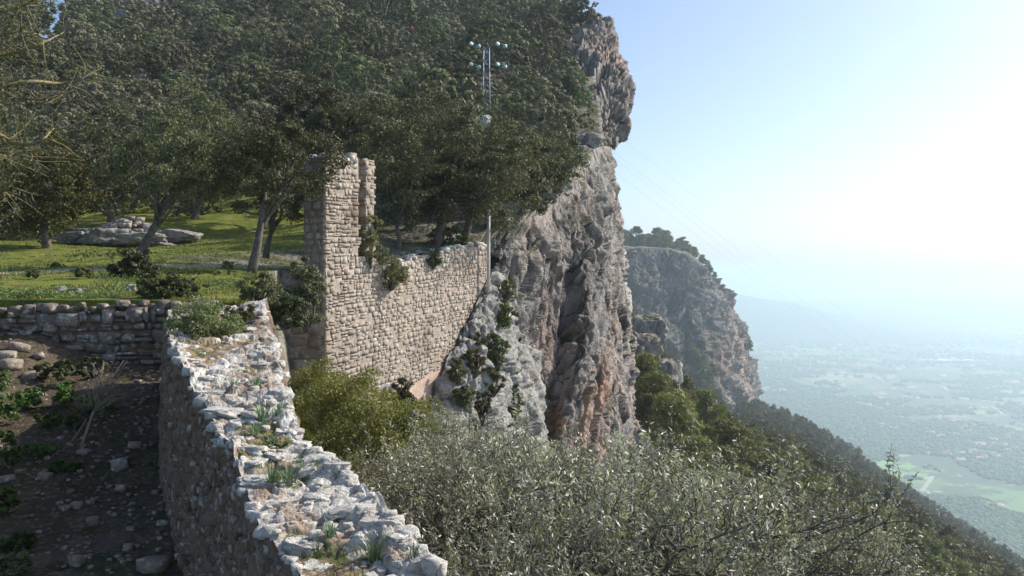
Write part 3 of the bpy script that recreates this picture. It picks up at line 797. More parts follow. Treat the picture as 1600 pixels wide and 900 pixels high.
named_houses = [
    (1373, 618, 62, 26, 10, "long red roofed farmhouse in the middle of the hazy plain"),
    (1223, 611, 34, 22, 9, "white farmhouse just right of the far cliff foot"),
    (1402, 578, 46, 24, 9, "white house beyond the red roofed farm, near the dark hill foot"),
    (1580, 600, 70, 34, 12, "large ochre roofed house at the right edge of the plain"),
    (1483, 654, 40, 24, 9, "house with orange roof on the plain, left of the bare field"),
    (1530, 696, 36, 20, 8, "low red roofed house beside the bare tan field"),
    (1553, 689, 22, 16, 8, "small white house just behind the low red roofed one"),
    (1470, 683, 26, 14, 7, "white house standing alone left of the bare tan field"),
    (1500, 720, 28, 16, 7, "grey white house below the tan field, among trees"),
    (1561, 792, 20, 13, 7, "nearest house on the plain, orange roof beside the white road"),
    (1543, 788, 14, 10, 5, "pale shed left of the nearest orange roofed house"),
    (1345, 602, 40, 18, 8, "pale house left of the long red roofed farmhouse"),
    (1235, 682, 12, 10, 5, "white hut at the foot of the wooded ridge"),
]
for i, (u, v, w, d, h, lab) in enumerate(named_houses): house(u, v, w, d, h, lab, rnd.uniform(-0.5, 0.5))
_hs = []
for row in range(6):
    _hs += [(row, j, v, u) for j, (u, v) in enumerate(sorted((rnd.uniform(1215 + row * 38, 1600), 540 + row * 31 + rnd.uniform(0, 22)) for _ in range(16)))]
for row, j, v, u in _hs:
    k = 560 * F_PX / (v - V0) / 2500
    house(u, v, rnd.uniform(14, 28) * k, rnd.uniform(10, 16) * k, rnd.uniform(4, 6) * max(1, k * 0.8), f"tiny pale farmhouse on the plain, {ordw(j)} from left in the {NAMES_ORD[row]} row from the horizon", rnd.uniform(-0.8, 0.8), "small farmhouses scattered over the plain")
c = on_plain(1485, 563)
for k, (du, w, lab) in enumerate(((-14, 250, "long white greenhouse strip far out on the plain, left half"), (28, 170, "long white greenhouse strip far out on the plain, right half"))):
    c = on_plain(1471 + du, 563); t = thing("greenhouse", lab, "greenhouse", (c[0], c[1], Z_PLAIN), 0.02)
    put("cover", mesh_np("greenhouse_cover", *box((-w / 2, -60, 0), (w / 2, 60, 5)), [M_glassgh]), t)
    bg_ = Bag()
    for j in range(6): bg_.add(*box((-w / 2, -60 + j * 20, 5.02), (w / 2, -56 + j * 20, 6.2)))
    put("ridge_vents", bg_.mesh("greenhouse_ridges", [M_glassgh]), t, kind="stuff")

M_road = simple("pale_gravel_road", (0.33, 0.3, 0.25), 0.9, 0, (0.42, 0.39, 0.34), 0.02)
def ribbon(name, line, w):
    c = catmull(np.array([on_plain(*p)[:2] for p in line]), 60); t = np.gradient(c, axis=0); t /= np.linalg.norm(t, axis=1, keepdims=True)
    n = np.stack((-t[:, 1], t[:, 0]), 1)
    G = np.stack([np.concatenate((c + n * s * w / 2, np.full((60, 1), Z_PLAIN + 0.3)), 1) for s in (-1, 1)], 0)
    put(name, mesh_np(name, G.reshape(-1, 3), grid_faces(2, 60), [M_road]), kind="structure")
ribbon("valley_road", [(1440, 768), (1452, 752), (1457, 744)], 12)
ribbon("valley_track", [(1448, 766), (1462, 782), (1500, 800), (1545, 812), (1575, 828), (1600, 842)], 9)
ribbon("distant_road", [(1534, 517), (1545, 510), (1556, 503)], 60)
ribbon("valley_lane", [(1230, 669), (1250, 673), (1268, 679)], 10)

# ================================================================== STONE WALLS
def stone_obj(parent, meshes, k, M, name="stone"):
    o = bpy.data.objects.new(name, meshes[k % len(meshes)]); COL.objects.link(o); o.parent = parent; o.matrix_local = M
    return o

def mk_meshes(name, geos, mat, smooth=False):
    return [mesh_np(name, V, Fq, [mat], smooth) for V, Fq in geos]

def frame(o, ex, ey, ez):
    return Matrix(((ex[0], ey[0], ez[0], o[0]), (ex[1], ey[1], ez[1], o[1]), (ex[2], ey[2], ez[2], o[2]), (0, 0, 0, 1)))

def wall_stones(parent, geos, mat, mat_t, origin, along, nrm, L, zlo, ztop, hrow, wst, limit, seed, slope=0.0, depth=0.25, proud=0.05, prior=None, skip=None, gap=0.018, grow=1.04, rag=0.07, jit=0.0, psub=0.18):
    """coursed rubble on a vertical face; the `limit` stones that show largest become objects, the rest one joined part"""
    rs = np.random.RandomState(seed); along = np.array(along); nrm = np.array(nrm); up = np.array((0, 0, 1.0))
    lst = []
    z = min(zlo(s) for s in np.linspace(0, L, 20)) - abs(slope) * L
    zmax = max(ztop(s) for s in np.linspace(0, L, 20)) + abs(slope) * L
    while z < zmax:
        s = -rs.uniform(0, wst[1]); h = rs.uniform(*hrow)
        while s < L:
            w = rs.uniform(*wst); sc = s + w / 2; zc = z + slope * sc + 0.03 * math.sin(sc * 1.7 + z) + h / 2
            e0, e1 = max(s, 0), min(s + w, L); w2 = e1 - e0; s += w; sc = (e0 + e1) / 2
            if w2 < 0.07: continue
            if zc < zlo(sc) or zc > ztop(sc) - h * 0.2: continue
            if skip and skip(sc, zc): continue
            nsub = 2 if (rs.rand() < psub and h > hrow[0] * 1.1) else 1
            for q in range(nsub):
                hh = h / nsub * (1 + jit * 2 * (rs.rand() - 0.5)); zq = zc - h / 2 + h / nsub * (q + 0.5) + jit * h * (rs.rand() - 0.5)
                lst.append((sc, zq, w2 - gap * 1.2, hh - gap, rs.rand(), rs.randint(999), rs.normal() * 0.025))
        z += h
    def place(it):
        sc, zc, w, h, t, k, rot = it
        o = np.array(origin) + along * sc + up * zc + nrm * (proud - depth / 2 + rag * (t - 0.5))
        d = along * math.cos(rot) + up * (math.sin(rot) + slope * 0.8); u2 = np.cross(nrm, d) ; u2 = u2 if u2[2] > 0 else -u2
        return o, d * w * grow, nrm * depth, u2 * h * grow
    def screen(it):
        o = place(it)[0]; return it[2] * it[3] / max(o[1], 1) ** 2 if o[1] > 0 else 0
    lst.sort(key=lambda it: -screen(it))
    ms = mk_meshes("stone", geos, mat)
    for it in lst[:limit]:
        o, a, b, c = place(it); flip = -1 if it[5] % 2 else 1
        stone_obj(parent, ms, it[5], frame(o, a * flip, b, c))
    rest = lst[limit:]
    if rest:
        bag = Bag()
        for it in rest:
            o, a, b, c = place(it); V, Fq = geos[it[5] % len(geos)]
            bag.add(V @ np.stack((a, b, c)) + o, Fq, it[4])
        r = put("small_stones", bag.mesh("small_stones", [mat_t]), parent); r["kind"] = "stuff"
    return len(lst)

# ---- the ruined wall on the cliff edge ---------------------------------------
def strip_body(name, pts_front, ztop, zbot, thick_vec, mat, parent, jag=0.12, seed=0, n=60, inset=0.0):
    """a wall body between a front line (list of xy) and its offset, with an uneven top"""
    c = np.array(pts_front, float); c = np.stack([np.interp(np.linspace(0, 1, n), np.linspace(0, 1, len(c)), c[:, k]) for k in (0, 1)], 1)
    s = np.linspace(0, 1, n); th = np.array(thick_vec[:2])
    rows = []
    zt = np.array([ztop(t) for t in s]) + jag * fbm(np.stack((c[:, 0] * 3, c[:, 1] * 3, s * 0), 1), 3, seed)
    zb = np.array([zbot(t) for t in s])
    fr = c; bk = c + th
    nz = 14
    prof = []
    for k in range(nz): prof.append(np.concatenate((fr, (zb + (zt - zb) * k / (nz - 1))[:, None]), 1))
    for k in (0.2, 0.4, 0.6, 0.8): prof.append(np.concatenate((fr + (bk - fr) * k, (zt + jag * 0.6 * fbm(np.stack((c[:, 0] * 4, c[:, 1] * 4, s * 0 + k * 5), 1), 3, seed))[:, None]), 1))
    for k in range(nz): prof.append(np.concatenate((bk, (zt + (zb - zt) * k / (nz - 1))[:, None]), 1))
    G = np.stack(prof, 0)
    V = G.reshape(-1, 3); V = V.copy()
    V[:, :2] += 0.03 * fbm(V * 2.5, 3, seed + 1)[:, None]
    Fq = grid_faces(*G.shape[:2]); R = len(prof)
    caps = []
    for e in (0, n - 1):
        for k in range(nz - 1):
            a, b = k * n + e, (k + 1) * n + e; c2, d2 = (R - 1 - k) * n + e, (R - 2 - k) * n + e
            caps.append((a, b, d2, c2) if e == 0 else (a, c2, d2, b))
    Fq = np.concatenate((Fq, np.array(caps)))
    return put(name, mesh_np(name, V, Fq, [mat]), parent)

A = np.array((-6.49, 30.0)); B = np.array((-1.18, 42.0)); AB = B - A; LAB = float(np.linalg.norm(AB)); dAB = AB / LAB; nAB = np.array((dAB[1], -dAB[0]))
def ruin_pt(s): return A + dAB * s
ruin = thing("ruined_wall", "tall ruined castle wall of pinkish stone courses standing on the cliff edge", "ruin", (A[0], A[1], -4))
inv = Matrix.Translation((-A[0], -A[1], 4))
S_T1, S_SL, S_T2 = 2.02, 2.55, 3.08            # tower end, slot end, pillar end along the wall (m)
def top_low(s): return np.interp(s, [3.0, 4.2, 7, 10, LAB], [0.35, 0.3, 0.8, 1.25, 1.55])
def bot(s): return np.interp(s, [0, 4, 7, 8.5, 10.5, 12, LAB], [-3.9, -4.6, -7.0, -7.0, -4.6, -2.2, -1.0])
def top_all(s):
    if s < S_T1: return 4.1 + 0.1 * s + 0.22 * math.sin(s * 4.1) - 0.25 * (1.1 < s < 1.5)
    if s < S_SL: return 0.9
    if s < S_T2: return 4.35
    return float(top_low(s))
th = -nAB * 0.85
def sub(name, s0, s1, zt, zb, off=0.0, thick=0.85, mat=M_mortar_ruin, seed=0, n=40, jag=0.12):
    p0 = ruin_pt(s0) + nAB * off; p1 = ruin_pt(s1) + nAB * off
    o = strip_body(name, [p0, p1], lambda t: zt(s0 + (s1 - s0) * t), lambda t: zb(s0 + (s1 - s0) * t), tuple(-nAB * thick), mat, ruin, jag, seed, n)
    o.matrix_local = inv; return o
sub("wall_core", 0.0, LAB, lambda s: float(top_low(max(s, 3))) - 0.03, lambda s: -8.5, 0.004, 0.9, seed=1, n=120)
sub("tower_core", 0.0, S_T1, lambda s: 4.02 + 0.1 * s, lambda s: 0.0, 0.001, 0.84, seed=2)
sub("pillar_core", S_SL, S_T2, lambda s: 4.25, lambda s: 0.0, 0.002, 0.84, seed=3)
sub("slot_back", S_T1 - 0.02, S_SL + 0.02, lambda s: 3.95, lambda s: 0.0, -0.5, 0.3, seed=4)
ruin_in = thing  # (kept simple: all stones below are children of the ruin)
def ruin_face():
    org = np.array((A[0], A[1], 0.0)) - np.array((A[0], A[1], -4.0))
    wall_stones(ruin, STONES, M_ruin, M_ruin_t, org, (*dAB, 0), (*nAB, 0), LAB, lambda s: float(bot(s)), top_all, (0.11, 0.24), (0.12, 0.46), 300, 5,
                slope=0.065, depth=0.3, proud=0.014, rag=0.035, gap=0.01, jit=0.16, psub=0.25, skip=lambda s, z: (S_T1 < s < S_SL and z > 0.6) or (5.6 < s < 9.2 and z < -4.3 + 0.25 * (s - 7.2)))
ruin_face()
# end face toward the path, finer and mostly rendered
def end_face():
    org = np.array((A[0], A[1], 0.0)) - np.array((A[0], A[1], -4.0)) + np.array((*(-nAB * 0.88), 0))
    bag = Bag(); rs = np.random.RandomState(4); z = -1.2
    while z < 4.05:
        h = rs.uniform(0.2, 0.32); s = 0.0
        while s < 0.86:
            w = min(rs.uniform(0.2, 0.45), 0.88 - s)
            if w > 0.08:
                V, Fq = STONES[rs.randint(10)]; a = np.array((*nAB, 0)) * (w - 0.02); b = np.array((-dAB[0], -dAB[1], 0)) * 0.2; c = np.array((0, 0, h - 0.02))
                o = org + np.array((*nAB, 0)) * (s + w / 2) + np.array((0, 0, z + h / 2)) - np.array((*dAB, 0)) * (-0.05)
                bag.add(V @ np.stack((a, b, c)) + o, Fq, rs.rand() * 0.6)
            s += w
        z += h
    put("end_face_stones", bag.mesh("end_face_stones", [M_ruin_t]), ruin)["kind"] = "stuff"
end_face()
# coping rocks on top of the tower, the pillar and the long wall
def copings():
    ms = mk_meshes("coping_stone", ROUGH, M_lime); rs = np.random.RandomState(8)
    for (s0, s1, zt, stp) in ((0.1, S_T1 - 0.1, lambda s: 4.05 + 0.1 * s, 0.3), (S_SL + 0.1, S_T2 - 0.05, lambda s: 4.25, 0.25), (3.4, LAB, lambda s: float(top_low(s)) - 0.05, 0.42)):
        s = s0
        while s < s1:
            for dd in (0.12, 0.45, 0.75):
                if rs.rand() < 0.2: continue
                p = ruin_pt(s + rs.uniform(-0.1, 0.1)) - nAB * dd; w = rs.uniform(0.2, 0.42)
                o = stone_obj(ruin, ms, rs.randint(8), Matrix.Translation((p[0] - A[0], p[1] - A[1], zt(s) + 4 + rs.uniform(-0.03, 0.12))) @ Matrix.Rotation(rs.uniform(0, 6.3), 4, 'Z') @ Matrix.Diagonal((w, w * 0.9, w * 0.6, 1)), "coping_stone")
            s += stp
copings()
# rendered patch low on the wall
def plaster():
    n = 40; S, T = np.meshgrid(np.linspace(5.4, 9.6, n), np.linspace(0, 1, n))
    ztp = -4.1 + 0.28 * (S - 7.4) + 0.25 * fbm(np.stack((S.ravel() * 1.5, S.ravel() * 0, S.ravel() * 0), 1), 3, 2).reshape(S.shape); zz = ztp + (-8.2 - ztp) * T
    p = np.stack((S.ravel() * dAB[0], S.ravel() * dAB[1], zz.ravel() + 4), 1)
    off = 0.05 + 0.05 * fbm(p * 2, 4, 5); off = off * np.clip(T.ravel() * 12, 0.0, 1)
    p[:, :2] += nAB[None] * off[:, None]
    put("render_patch", mesh_np("render_patch", p, grid_faces(n, n), [M_plaster], True), ruin)
plaster()

# lower retaining wall of big blocks, left of the tower
rw = thing("retaining_wall", "short retaining wall of big squared blocks in shade below the tower", "wall", (-9.6, 30.0, -5.5))
strip_body("wall_core", [(-9.8, 30.12), (-6.55, 30.12)], lambda t: -0.75 - 0.15 * math.sin(t * 9), lambda t: -6.5, (0, 0.8), M_mortar_ruin, rw, 0.1, 6).matrix_local = Matrix.Translation((9.6, -30.0, 5.5))
wall_stones(rw, ROUGH, M_ruin, M_ruin_t, np.array((-0.2, 0.12, 5.5)), (1, 0, 0), (0, -1, 0), 3.28, lambda s: -6.2, lambda s: -0.75, (0.38, 0.55), (0.45, 0.8), 300, 9, 0.0, 0.4, 0.08)

# back wall behind the terrace trees
bw = thing("back_wall", "shaded ruined stone wall standing behind the terrace trees", "wall", (-7.6, 45.5, 1.5))
strip_body("wall_core", [(-7.9, 45.6), (-1.25, 46.4)], lambda t: 5.4 - 0.5 * t, lambda t: 0.8, (0.05, 0.8), M_core, bw, 0.25, 14).matrix_local = Matrix.Translation((7.6, -45.5, -1.5))
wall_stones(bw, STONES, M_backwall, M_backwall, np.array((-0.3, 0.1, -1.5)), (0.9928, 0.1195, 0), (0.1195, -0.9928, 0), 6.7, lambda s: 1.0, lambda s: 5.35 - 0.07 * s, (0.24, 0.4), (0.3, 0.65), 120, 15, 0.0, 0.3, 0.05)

# ---- dry stone terrace wall at the back of the yard ---------------------------
dw = thing("drystone_wall", "low dry stone terrace wall in shade across the yard, holding up the meadow", "wall", (-9.5, 15.0, -2.0))
def dw_top(s): return float(np.interp(s, [0, 1.2, 2.2, 5.5], [-0.9, -0.74, -0.62, -0.58]))
strip_body("wall_core", [(-11.2, 15.12), (-5.3, 15.1)], lambda t: dw_top(t * 5.9 - 0.6) - 0.1, lambda t: -3.0, (0, 0.7), M_core, dw, 0.05, 16).matrix_local = Matrix.Translation((9.5, -15.0, 2.0))
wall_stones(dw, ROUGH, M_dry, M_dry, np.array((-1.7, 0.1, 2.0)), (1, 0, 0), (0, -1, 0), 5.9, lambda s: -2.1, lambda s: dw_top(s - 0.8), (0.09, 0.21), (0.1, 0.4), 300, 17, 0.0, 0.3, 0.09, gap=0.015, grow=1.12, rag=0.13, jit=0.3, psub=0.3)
def dw_cap():
    ms = mk_meshes("coping_stone", ROUGH, M_dry); rs = np.random.RandomState(18)
    s = -1.5
    while s < 4.3:
        w = rs.uniform(0.1, 0.26)
        for dd in (0.0, 0.3):
            if rs.rand() < 0.35 * (dd > 0.1): continue
            stone_obj(dw, ms, rs.randint(8), Matrix.Translation((s, 0.15 + dd + rs.uniform(-0.05, 0.05), dw_top(s + 1.0) + 2.03 + rs.uniform(-0.04, 0.09))) @ Matrix.Rotation(rs.uniform(0, 6.3), 4, 'Z') @ Matrix.Diagonal((w, w * 0.8, w * rs.uniform(0.55, 0.85), 1)), "coping_stone")
        s += w * 0.9
dw_cap()

# ---- the parapet in the foreground -------------------------------------------
Lt = [(545, 1010, 5.0), (470, 900, 6.0), (415, 828, 6.7), (372, 730, 7.7), (330, 652, 8.7), (286, 572, 9.9), (268, 530, 11.5), (262, 490, 14.2)]
Rt = [(820, 1030, 4.7), (692, 893, 5.9), (610, 805, 6.75), (548, 742, 7.6), (478, 688, 8.4), (446, 610, 9.5), (432, 540, 11.3), (416, 475, 14.2)]
par = thing("parapet_wall", "thick crumbling parapet wall in the foreground, white weathered rock on top", "wall", (-2.4, 8.0, -4.5))
PO = np.array((-2.4, 8.0, -4.5))
def build_parapet():
    L = catmull(np.array([P(*p) for p in Lt]), 460); R = catmull(np.array([P(*p) for p in Rt]), 460)
    nc = 130; T = np.linspace(0, 1, nc)[None, :, None]
    G = L[:, None] * (1 - T) + R[:, None] * T
    p = G.reshape(-1, 3)
    f1, f2, cv = cells(p * np.array((2.3, 3.6, 0.01)) + fbm(p * 2.4, 3, 90)[:, None] * 0.7, 91)
    g1, g2, cw = cells(p * np.array((8, 9, 0.01)) + fbm(p * 5, 2, 92)[:, None] * 0.5, 93)
    patch = fbm(p * np.array((1.5, 1.2, 0.01)), 3, 94)                       # where soil has gathered
    Tm = np.broadcast_to(T[..., 0], G.shape[:2]).ravel()
    edge = np.clip(1 - np.minimum(Tm, 1 - Tm) / 0.28, 0, 1)
    soil = np.clip(0.52 + 2.0 * patch - 0.6 * edge, 0, 1)
    d = (cv - 0.5) * 0.1 + (np.clip(f2 - f1, 0, 0.16) - 0.12) * 0.4 + (cw - 0.5) * 0.035 + (np.clip(g2 - g1, 0, 0.12) - 0.08) * 0.14
    d = d * (1 - 0.85 * soil) - 0.035 * soil + fbm(p * 14, 4, 95) * 0.022 + fbm(p * 4, 3, 96) * 0.035 + edge * 0.02
    d2_ = d.reshape(G.shape[:2]).copy(); ker = np.ones(9) / 9
    for jj in list(range(0, 6)) + list(range(124, 130)): d2_[:, jj] = np.convolve(np.pad(d2_[:, jj], 4, mode='edge'), ker, 'valid')
    G = G.copy(); G[:, :, 2] += d2_
    # ragged sides
    jl = 0.07 * fbm(np.stack((L[:, 1] * 2.6, L[:, 0] * 0, L[:, 0] * 0), 1), 4, 97); jr = 0.1 * fbm(np.stack((R[:, 1] * 2.6, R[:, 0] * 0, R[:, 0] * 0 + 5), 1), 4, 98)
    sm = (1 - np.linspace(0, 1, nc)) ** 3; smr = np.linspace(0, 1, nc) ** 3
    G[:, :, 0] += jl[:, None] * sm[None] + jr[:, None] * smr[None]
    me = mesh_np("parapet_top", (G - PO).reshape(-1, 3), grid_faces(460, nc), [M_top], False, attr=soil)
    put("top_surface", me, par)
    # side faces
    def face(edge_pts, sx, name, seed, mat):
        nrow = 90; H = np.linspace(0, 1, nrow)
        g = np.repeat(edge_pts[:, None], nrow, 1).copy()
        dep = 3.6 * H[None]; g[:, :, 2] -= dep
        g[:, :, 0] += sx * 0.06 * dep
        q = g.reshape(-1, 3); a1, a2, av = cells(q * np.array((4.5, 4.5, 6.0)) + fbm(q * 3, 2, seed)[:, None] * 0.5, seed)
        dd = (av - 0.5) * 0.06 + (np.clip(a2 - a1, 0, 0.25) - 0.12) * 0.28 + fbm(q * 12, 3, seed + 1) * 0.02
        dd = dd.reshape(g.shape[:2]) * np.clip(H * 25, 0, 1)[None]
        g[:, :, 0] += sx * dd
        put(name, mesh_np(name, (g - PO).reshape(-1, 3), grid_faces(460, nrow), [mat], False), par)
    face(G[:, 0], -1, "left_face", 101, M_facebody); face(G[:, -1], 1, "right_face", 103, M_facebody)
    return G
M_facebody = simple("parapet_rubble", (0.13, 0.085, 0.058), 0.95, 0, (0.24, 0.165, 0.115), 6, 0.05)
G_par = build_parapet()
def par_top(t, s):
    """point on the parapet top: t along (0 near .. 1 far), s across (0 left .. 1 right)"""
    i = int(np.clip(t, 0, 1) * 459); j = int(np.clip(s, 0, 1) * 129); return G_par[i, j]
def parapet_stones():
    big = mk_meshes("stone", SLABS, M_lime, False); rs = np.random.RandomState(19)
    k = 0
    def slab(t, s, w, d, h, yaw, sink=0.35, tilt=0.08):
        nonlocal k
        p = par_top(t, s); k += 1
        M = Matrix.Translation(tuple(p - PO + np.array((0, 0, h * (0.5 - sink))))) @ Matrix.Rotation(yaw, 4, 'Z') @ Matrix.Rotation(rs.normal() * tilt, 4, 'X') @ Matrix.Rotation(rs.normal() * tilt, 4, 'Y') @ Matrix.Diagonal((w, d, h, 1))
        stone_obj(par, big, k, M)
    # large slabs along the left (yard) edge
    t = 0.06
    while t < 0.74:
        w = rs.uniform(0.26, 0.5); slab(t, rs.uniform(0.13, 0.24), w, rs.uniform(0.16, 0.32), rs.uniform(0.08, 0.13), rs.uniform(-0.5, 0.5), 0.68, 0.05); t += rs.uniform(0.035, 0.07)
    t = 0.05
    while t < 0.95:                            # lumpy rocks along the right (gully) edge
        w = rs.uniform(0.14, 0.36); slab(t, rs.uniform(0.84, 0.95), w, rs.uniform(0.16, 0.32), rs.uniform(0.08, 0.16), rs.uniform(0, 6.3), 0.72); t += rs.uniform(0.03, 0.055)
    for _ in range(26):                          # stones bedded in the middle
        slab(rs.uniform(0.05, 0.97), rs.uniform(0.15, 0.88), rs.uniform(0.08, 0.34), rs.uniform(0.08, 0.22), rs.uniform(0.05, 0.12), rs.uniform(0, 6.3), 0.6, 0.15)
    sm_ = mk_meshes("small_stone", ROUGH, M_lime)
    for _ in range(120):
        t, s_ = rs.uniform(0.05, 0.97), rs.uniform(0.06, 0.96); p = par_top(t, s_); w = rs.uniform(0.03, 0.11)
        stone_obj(par, sm_, rs.randint(8), Matrix.Translation(tuple(p - PO + np.array((0, 0, w * 0.05)))) @ Matrix.Rotation(rs.uniform(0, 6.3), 4, 'Z') @ Matrix.Diagonal((w, w * 0.8, w * 0.5, 1)), "small_stone")
    slab(0.365, 0.55, 0.3, 0.17, 0.09, -0.3, 0.0)      # the loose flat stone by the asphodels
    edg = mk_meshes("edge_stone", ROUGH, M_lime)
    for q_ in range(110):                      # stones bedded right in both rims
        t = rs.uniform(0.04, 0.95); left = q_ % 2; p = par_top(t, rs.uniform(0.0, 0.05) if left else rs.uniform(0.95, 1.0)); w = rs.uniform(0.05, 0.17)
        stone_obj(par, edg, rs.randint(8), Matrix.Translation(tuple(p - PO + np.array((0, 0, -w * rs.uniform(0.1, 0.4))))) @ Matrix.Rotation(rs.uniform(0, 6.3), 4, 'Z') @ Matrix.Rotation(rs.normal() * 0.2, 4, 'X') @ Matrix.Diagonal((w, w * 0.85, w * rs.uniform(0.5, 0.8), 1)), "edge_stone")
    # stones of the yard face
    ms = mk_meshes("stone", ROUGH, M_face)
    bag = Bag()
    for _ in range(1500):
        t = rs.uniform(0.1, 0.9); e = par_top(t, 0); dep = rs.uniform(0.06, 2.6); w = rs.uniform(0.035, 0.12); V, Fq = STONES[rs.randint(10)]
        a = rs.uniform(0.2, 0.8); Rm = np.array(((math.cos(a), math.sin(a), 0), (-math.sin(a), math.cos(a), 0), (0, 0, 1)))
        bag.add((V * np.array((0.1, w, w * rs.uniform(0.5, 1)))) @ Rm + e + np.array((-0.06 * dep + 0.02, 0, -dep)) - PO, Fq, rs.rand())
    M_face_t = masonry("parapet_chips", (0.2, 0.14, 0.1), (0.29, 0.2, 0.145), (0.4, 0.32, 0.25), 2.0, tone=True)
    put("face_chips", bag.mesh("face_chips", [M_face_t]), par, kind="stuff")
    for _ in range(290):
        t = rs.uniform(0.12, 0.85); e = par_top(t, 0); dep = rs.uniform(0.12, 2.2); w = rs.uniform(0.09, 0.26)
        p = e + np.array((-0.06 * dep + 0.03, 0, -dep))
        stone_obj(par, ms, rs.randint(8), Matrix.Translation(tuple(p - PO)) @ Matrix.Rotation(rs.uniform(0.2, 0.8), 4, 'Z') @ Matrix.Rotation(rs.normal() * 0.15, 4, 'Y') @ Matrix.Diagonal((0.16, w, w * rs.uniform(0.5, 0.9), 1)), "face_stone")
parapet_stones()

# ---- rocks and boulders -------------------------------------------------------
def rock(name, label, cat, p, size, geo, mat, rz=0.0, group=None, smooth=False):
    V, Fq = geo; o = put(name, mesh_np(name, V * np.array(size), Fq, [mat], smooth), loc=tuple(p)); o.rotation_euler = (0, 0, rz)
    return tag(o, label, cat, group)
M_boulder = limestone("boulder_limestone", (0.11, 0.1, 0.095), (0.44, 0.42, 0.385), (0.27, 0.22, 0.17), 1.2, 0.9, 0.06, pits=False)
BIG = [rock_geo(18, 120 + k, 0.35, 0.2, 1.4) for k in range(6)]
def outcrop():
    rs = np.random.RandomState(23)
    specs = [  # u, v(base), Y, width px, height px, label
        (120, 384, 40.5, 60, 34, "rounded grey boulder at the left end of the outcrop, half in shade"),
        (165, 386, 40.0, 80, 42, "grey fissured boulder left of the leaning oak, bright on top"),
        (215, 385, 40.0, 90, 36, "pale slanting rock slab just left of the leaning oak trunk"),
        (255, 378, 42.0, 60, 30, "dark boulder right behind the leaning oak trunk"),
        (285, 380, 41.5, 70, 36, "domed grey boulder right of the leaning oak, sunlit on top"),
        (150, 360, 44.0, 90, 30, "shadowed rock ledge behind the fissured boulder"),
        (250, 384, 40.0, 50, 10, "flat low rock in the grass at the foot of the oak"),
    ]
    for i, (u, v, Y, wp, hp, lab) in enumerate(specs):
        p = P(u, v, Y); w = wp / F_PX * Y; h = hp / F_PX * Y * 0.8
        p[2] = hill_z(p[0], p[1]) + h * 0.32
        rock("boulder", lab, "boulder", p, (w, w * 0.8, h), BIG[i % 6], M_boulder, rs.uniform(-0.5, 0.5))
    M_rub = masonry("rubble_stone", (0.34, 0.29, 0.24), (0.44, 0.37, 0.31), (0.6, 0.56, 0.5), 0.8)
    ms = mk_meshes("rubble_stone", ROUGH, M_rub)
    pile = thing("rubble_pile", "heap of tan rubble stones on the outcrop behind the leaning oak", "rock pile", (P(195, 358, 44)[0], 44.5, float(hill_z(P(195, 358, 44)[0], 44)) + 0.45))
    for _ in range(150):
        x = rs.normal() * 1.5; y = rs.normal() * 0.8; h = max(-0.9, 0.95 - abs(x) * 0.5 - abs(y) * 0.6); w = rs.uniform(0.22, 0.5)
        stone_obj(pile, ms, rs.randint(8), Matrix.Translation((x, y, h * rs.uniform(0.8, 1.0) - 0.05)) @ Matrix.Rotation(rs.uniform(0, 6.3), 4, 'Z') @ Matrix.Diagonal((w, w * 0.8, w * 0.65, 1)))
    # whitish boulder by the dark bush and sunlit stones above the drystone wall
    p = P(203, 462, 17.6); p[2] = hill_z(p[0], p[1]) + 0.05
    rock("boulder", "pale rounded stone in the shade below the dark bush", "boulder", p, (0.26, 0.2, 0.2), BIG[1], M_boulder, 0.4)
    for i, (u, v, wp, lab) in enumerate(((118, 466, 26, "bright pale stone on the grass just above the drystone wall"), (94, 470, 18, "flat pale stone left of the bright one above the drystone wall"),
                                         (131, 462, 13, "small rounded stone right of the bright one above the drystone wall"), (100, 456, 14, "yellowish flat stone in the meadow above the drystone wall"))):
        p = P(u, v, 16.6 + i * 0.2); p[2] = hill_z(p[0], p[1]) + 0.03; w = wp / F_PX * 16.6
        rock("boulder", lab, "boulder", p, (w, w * 0.7, w * 0.6), BIG[i], M_boulder, i)
outcrop()

def rim_rocks():
    rs = np.random.RandomState(47)
    Ys = np.linspace(44.6, 86, 22)
    for i, Y in enumerate(Ys):
        x = float(rim_x(Y)) - rs.uniform(0.2, 1.6); w = rs.uniform(0.9, 2.2); p = np.array((x, Y, float(hill_z(x, Y)) + w * 0.12))
        rock("boulder", f"pale rock on the cliff brink, {ordw(i)} going up from the white pole", "boulder", p, (w, w * 0.9, w * 0.7), BIG[i % 6], M_boulder, i * 1.3, "rocks along the cliff brink")
rim_rocks()

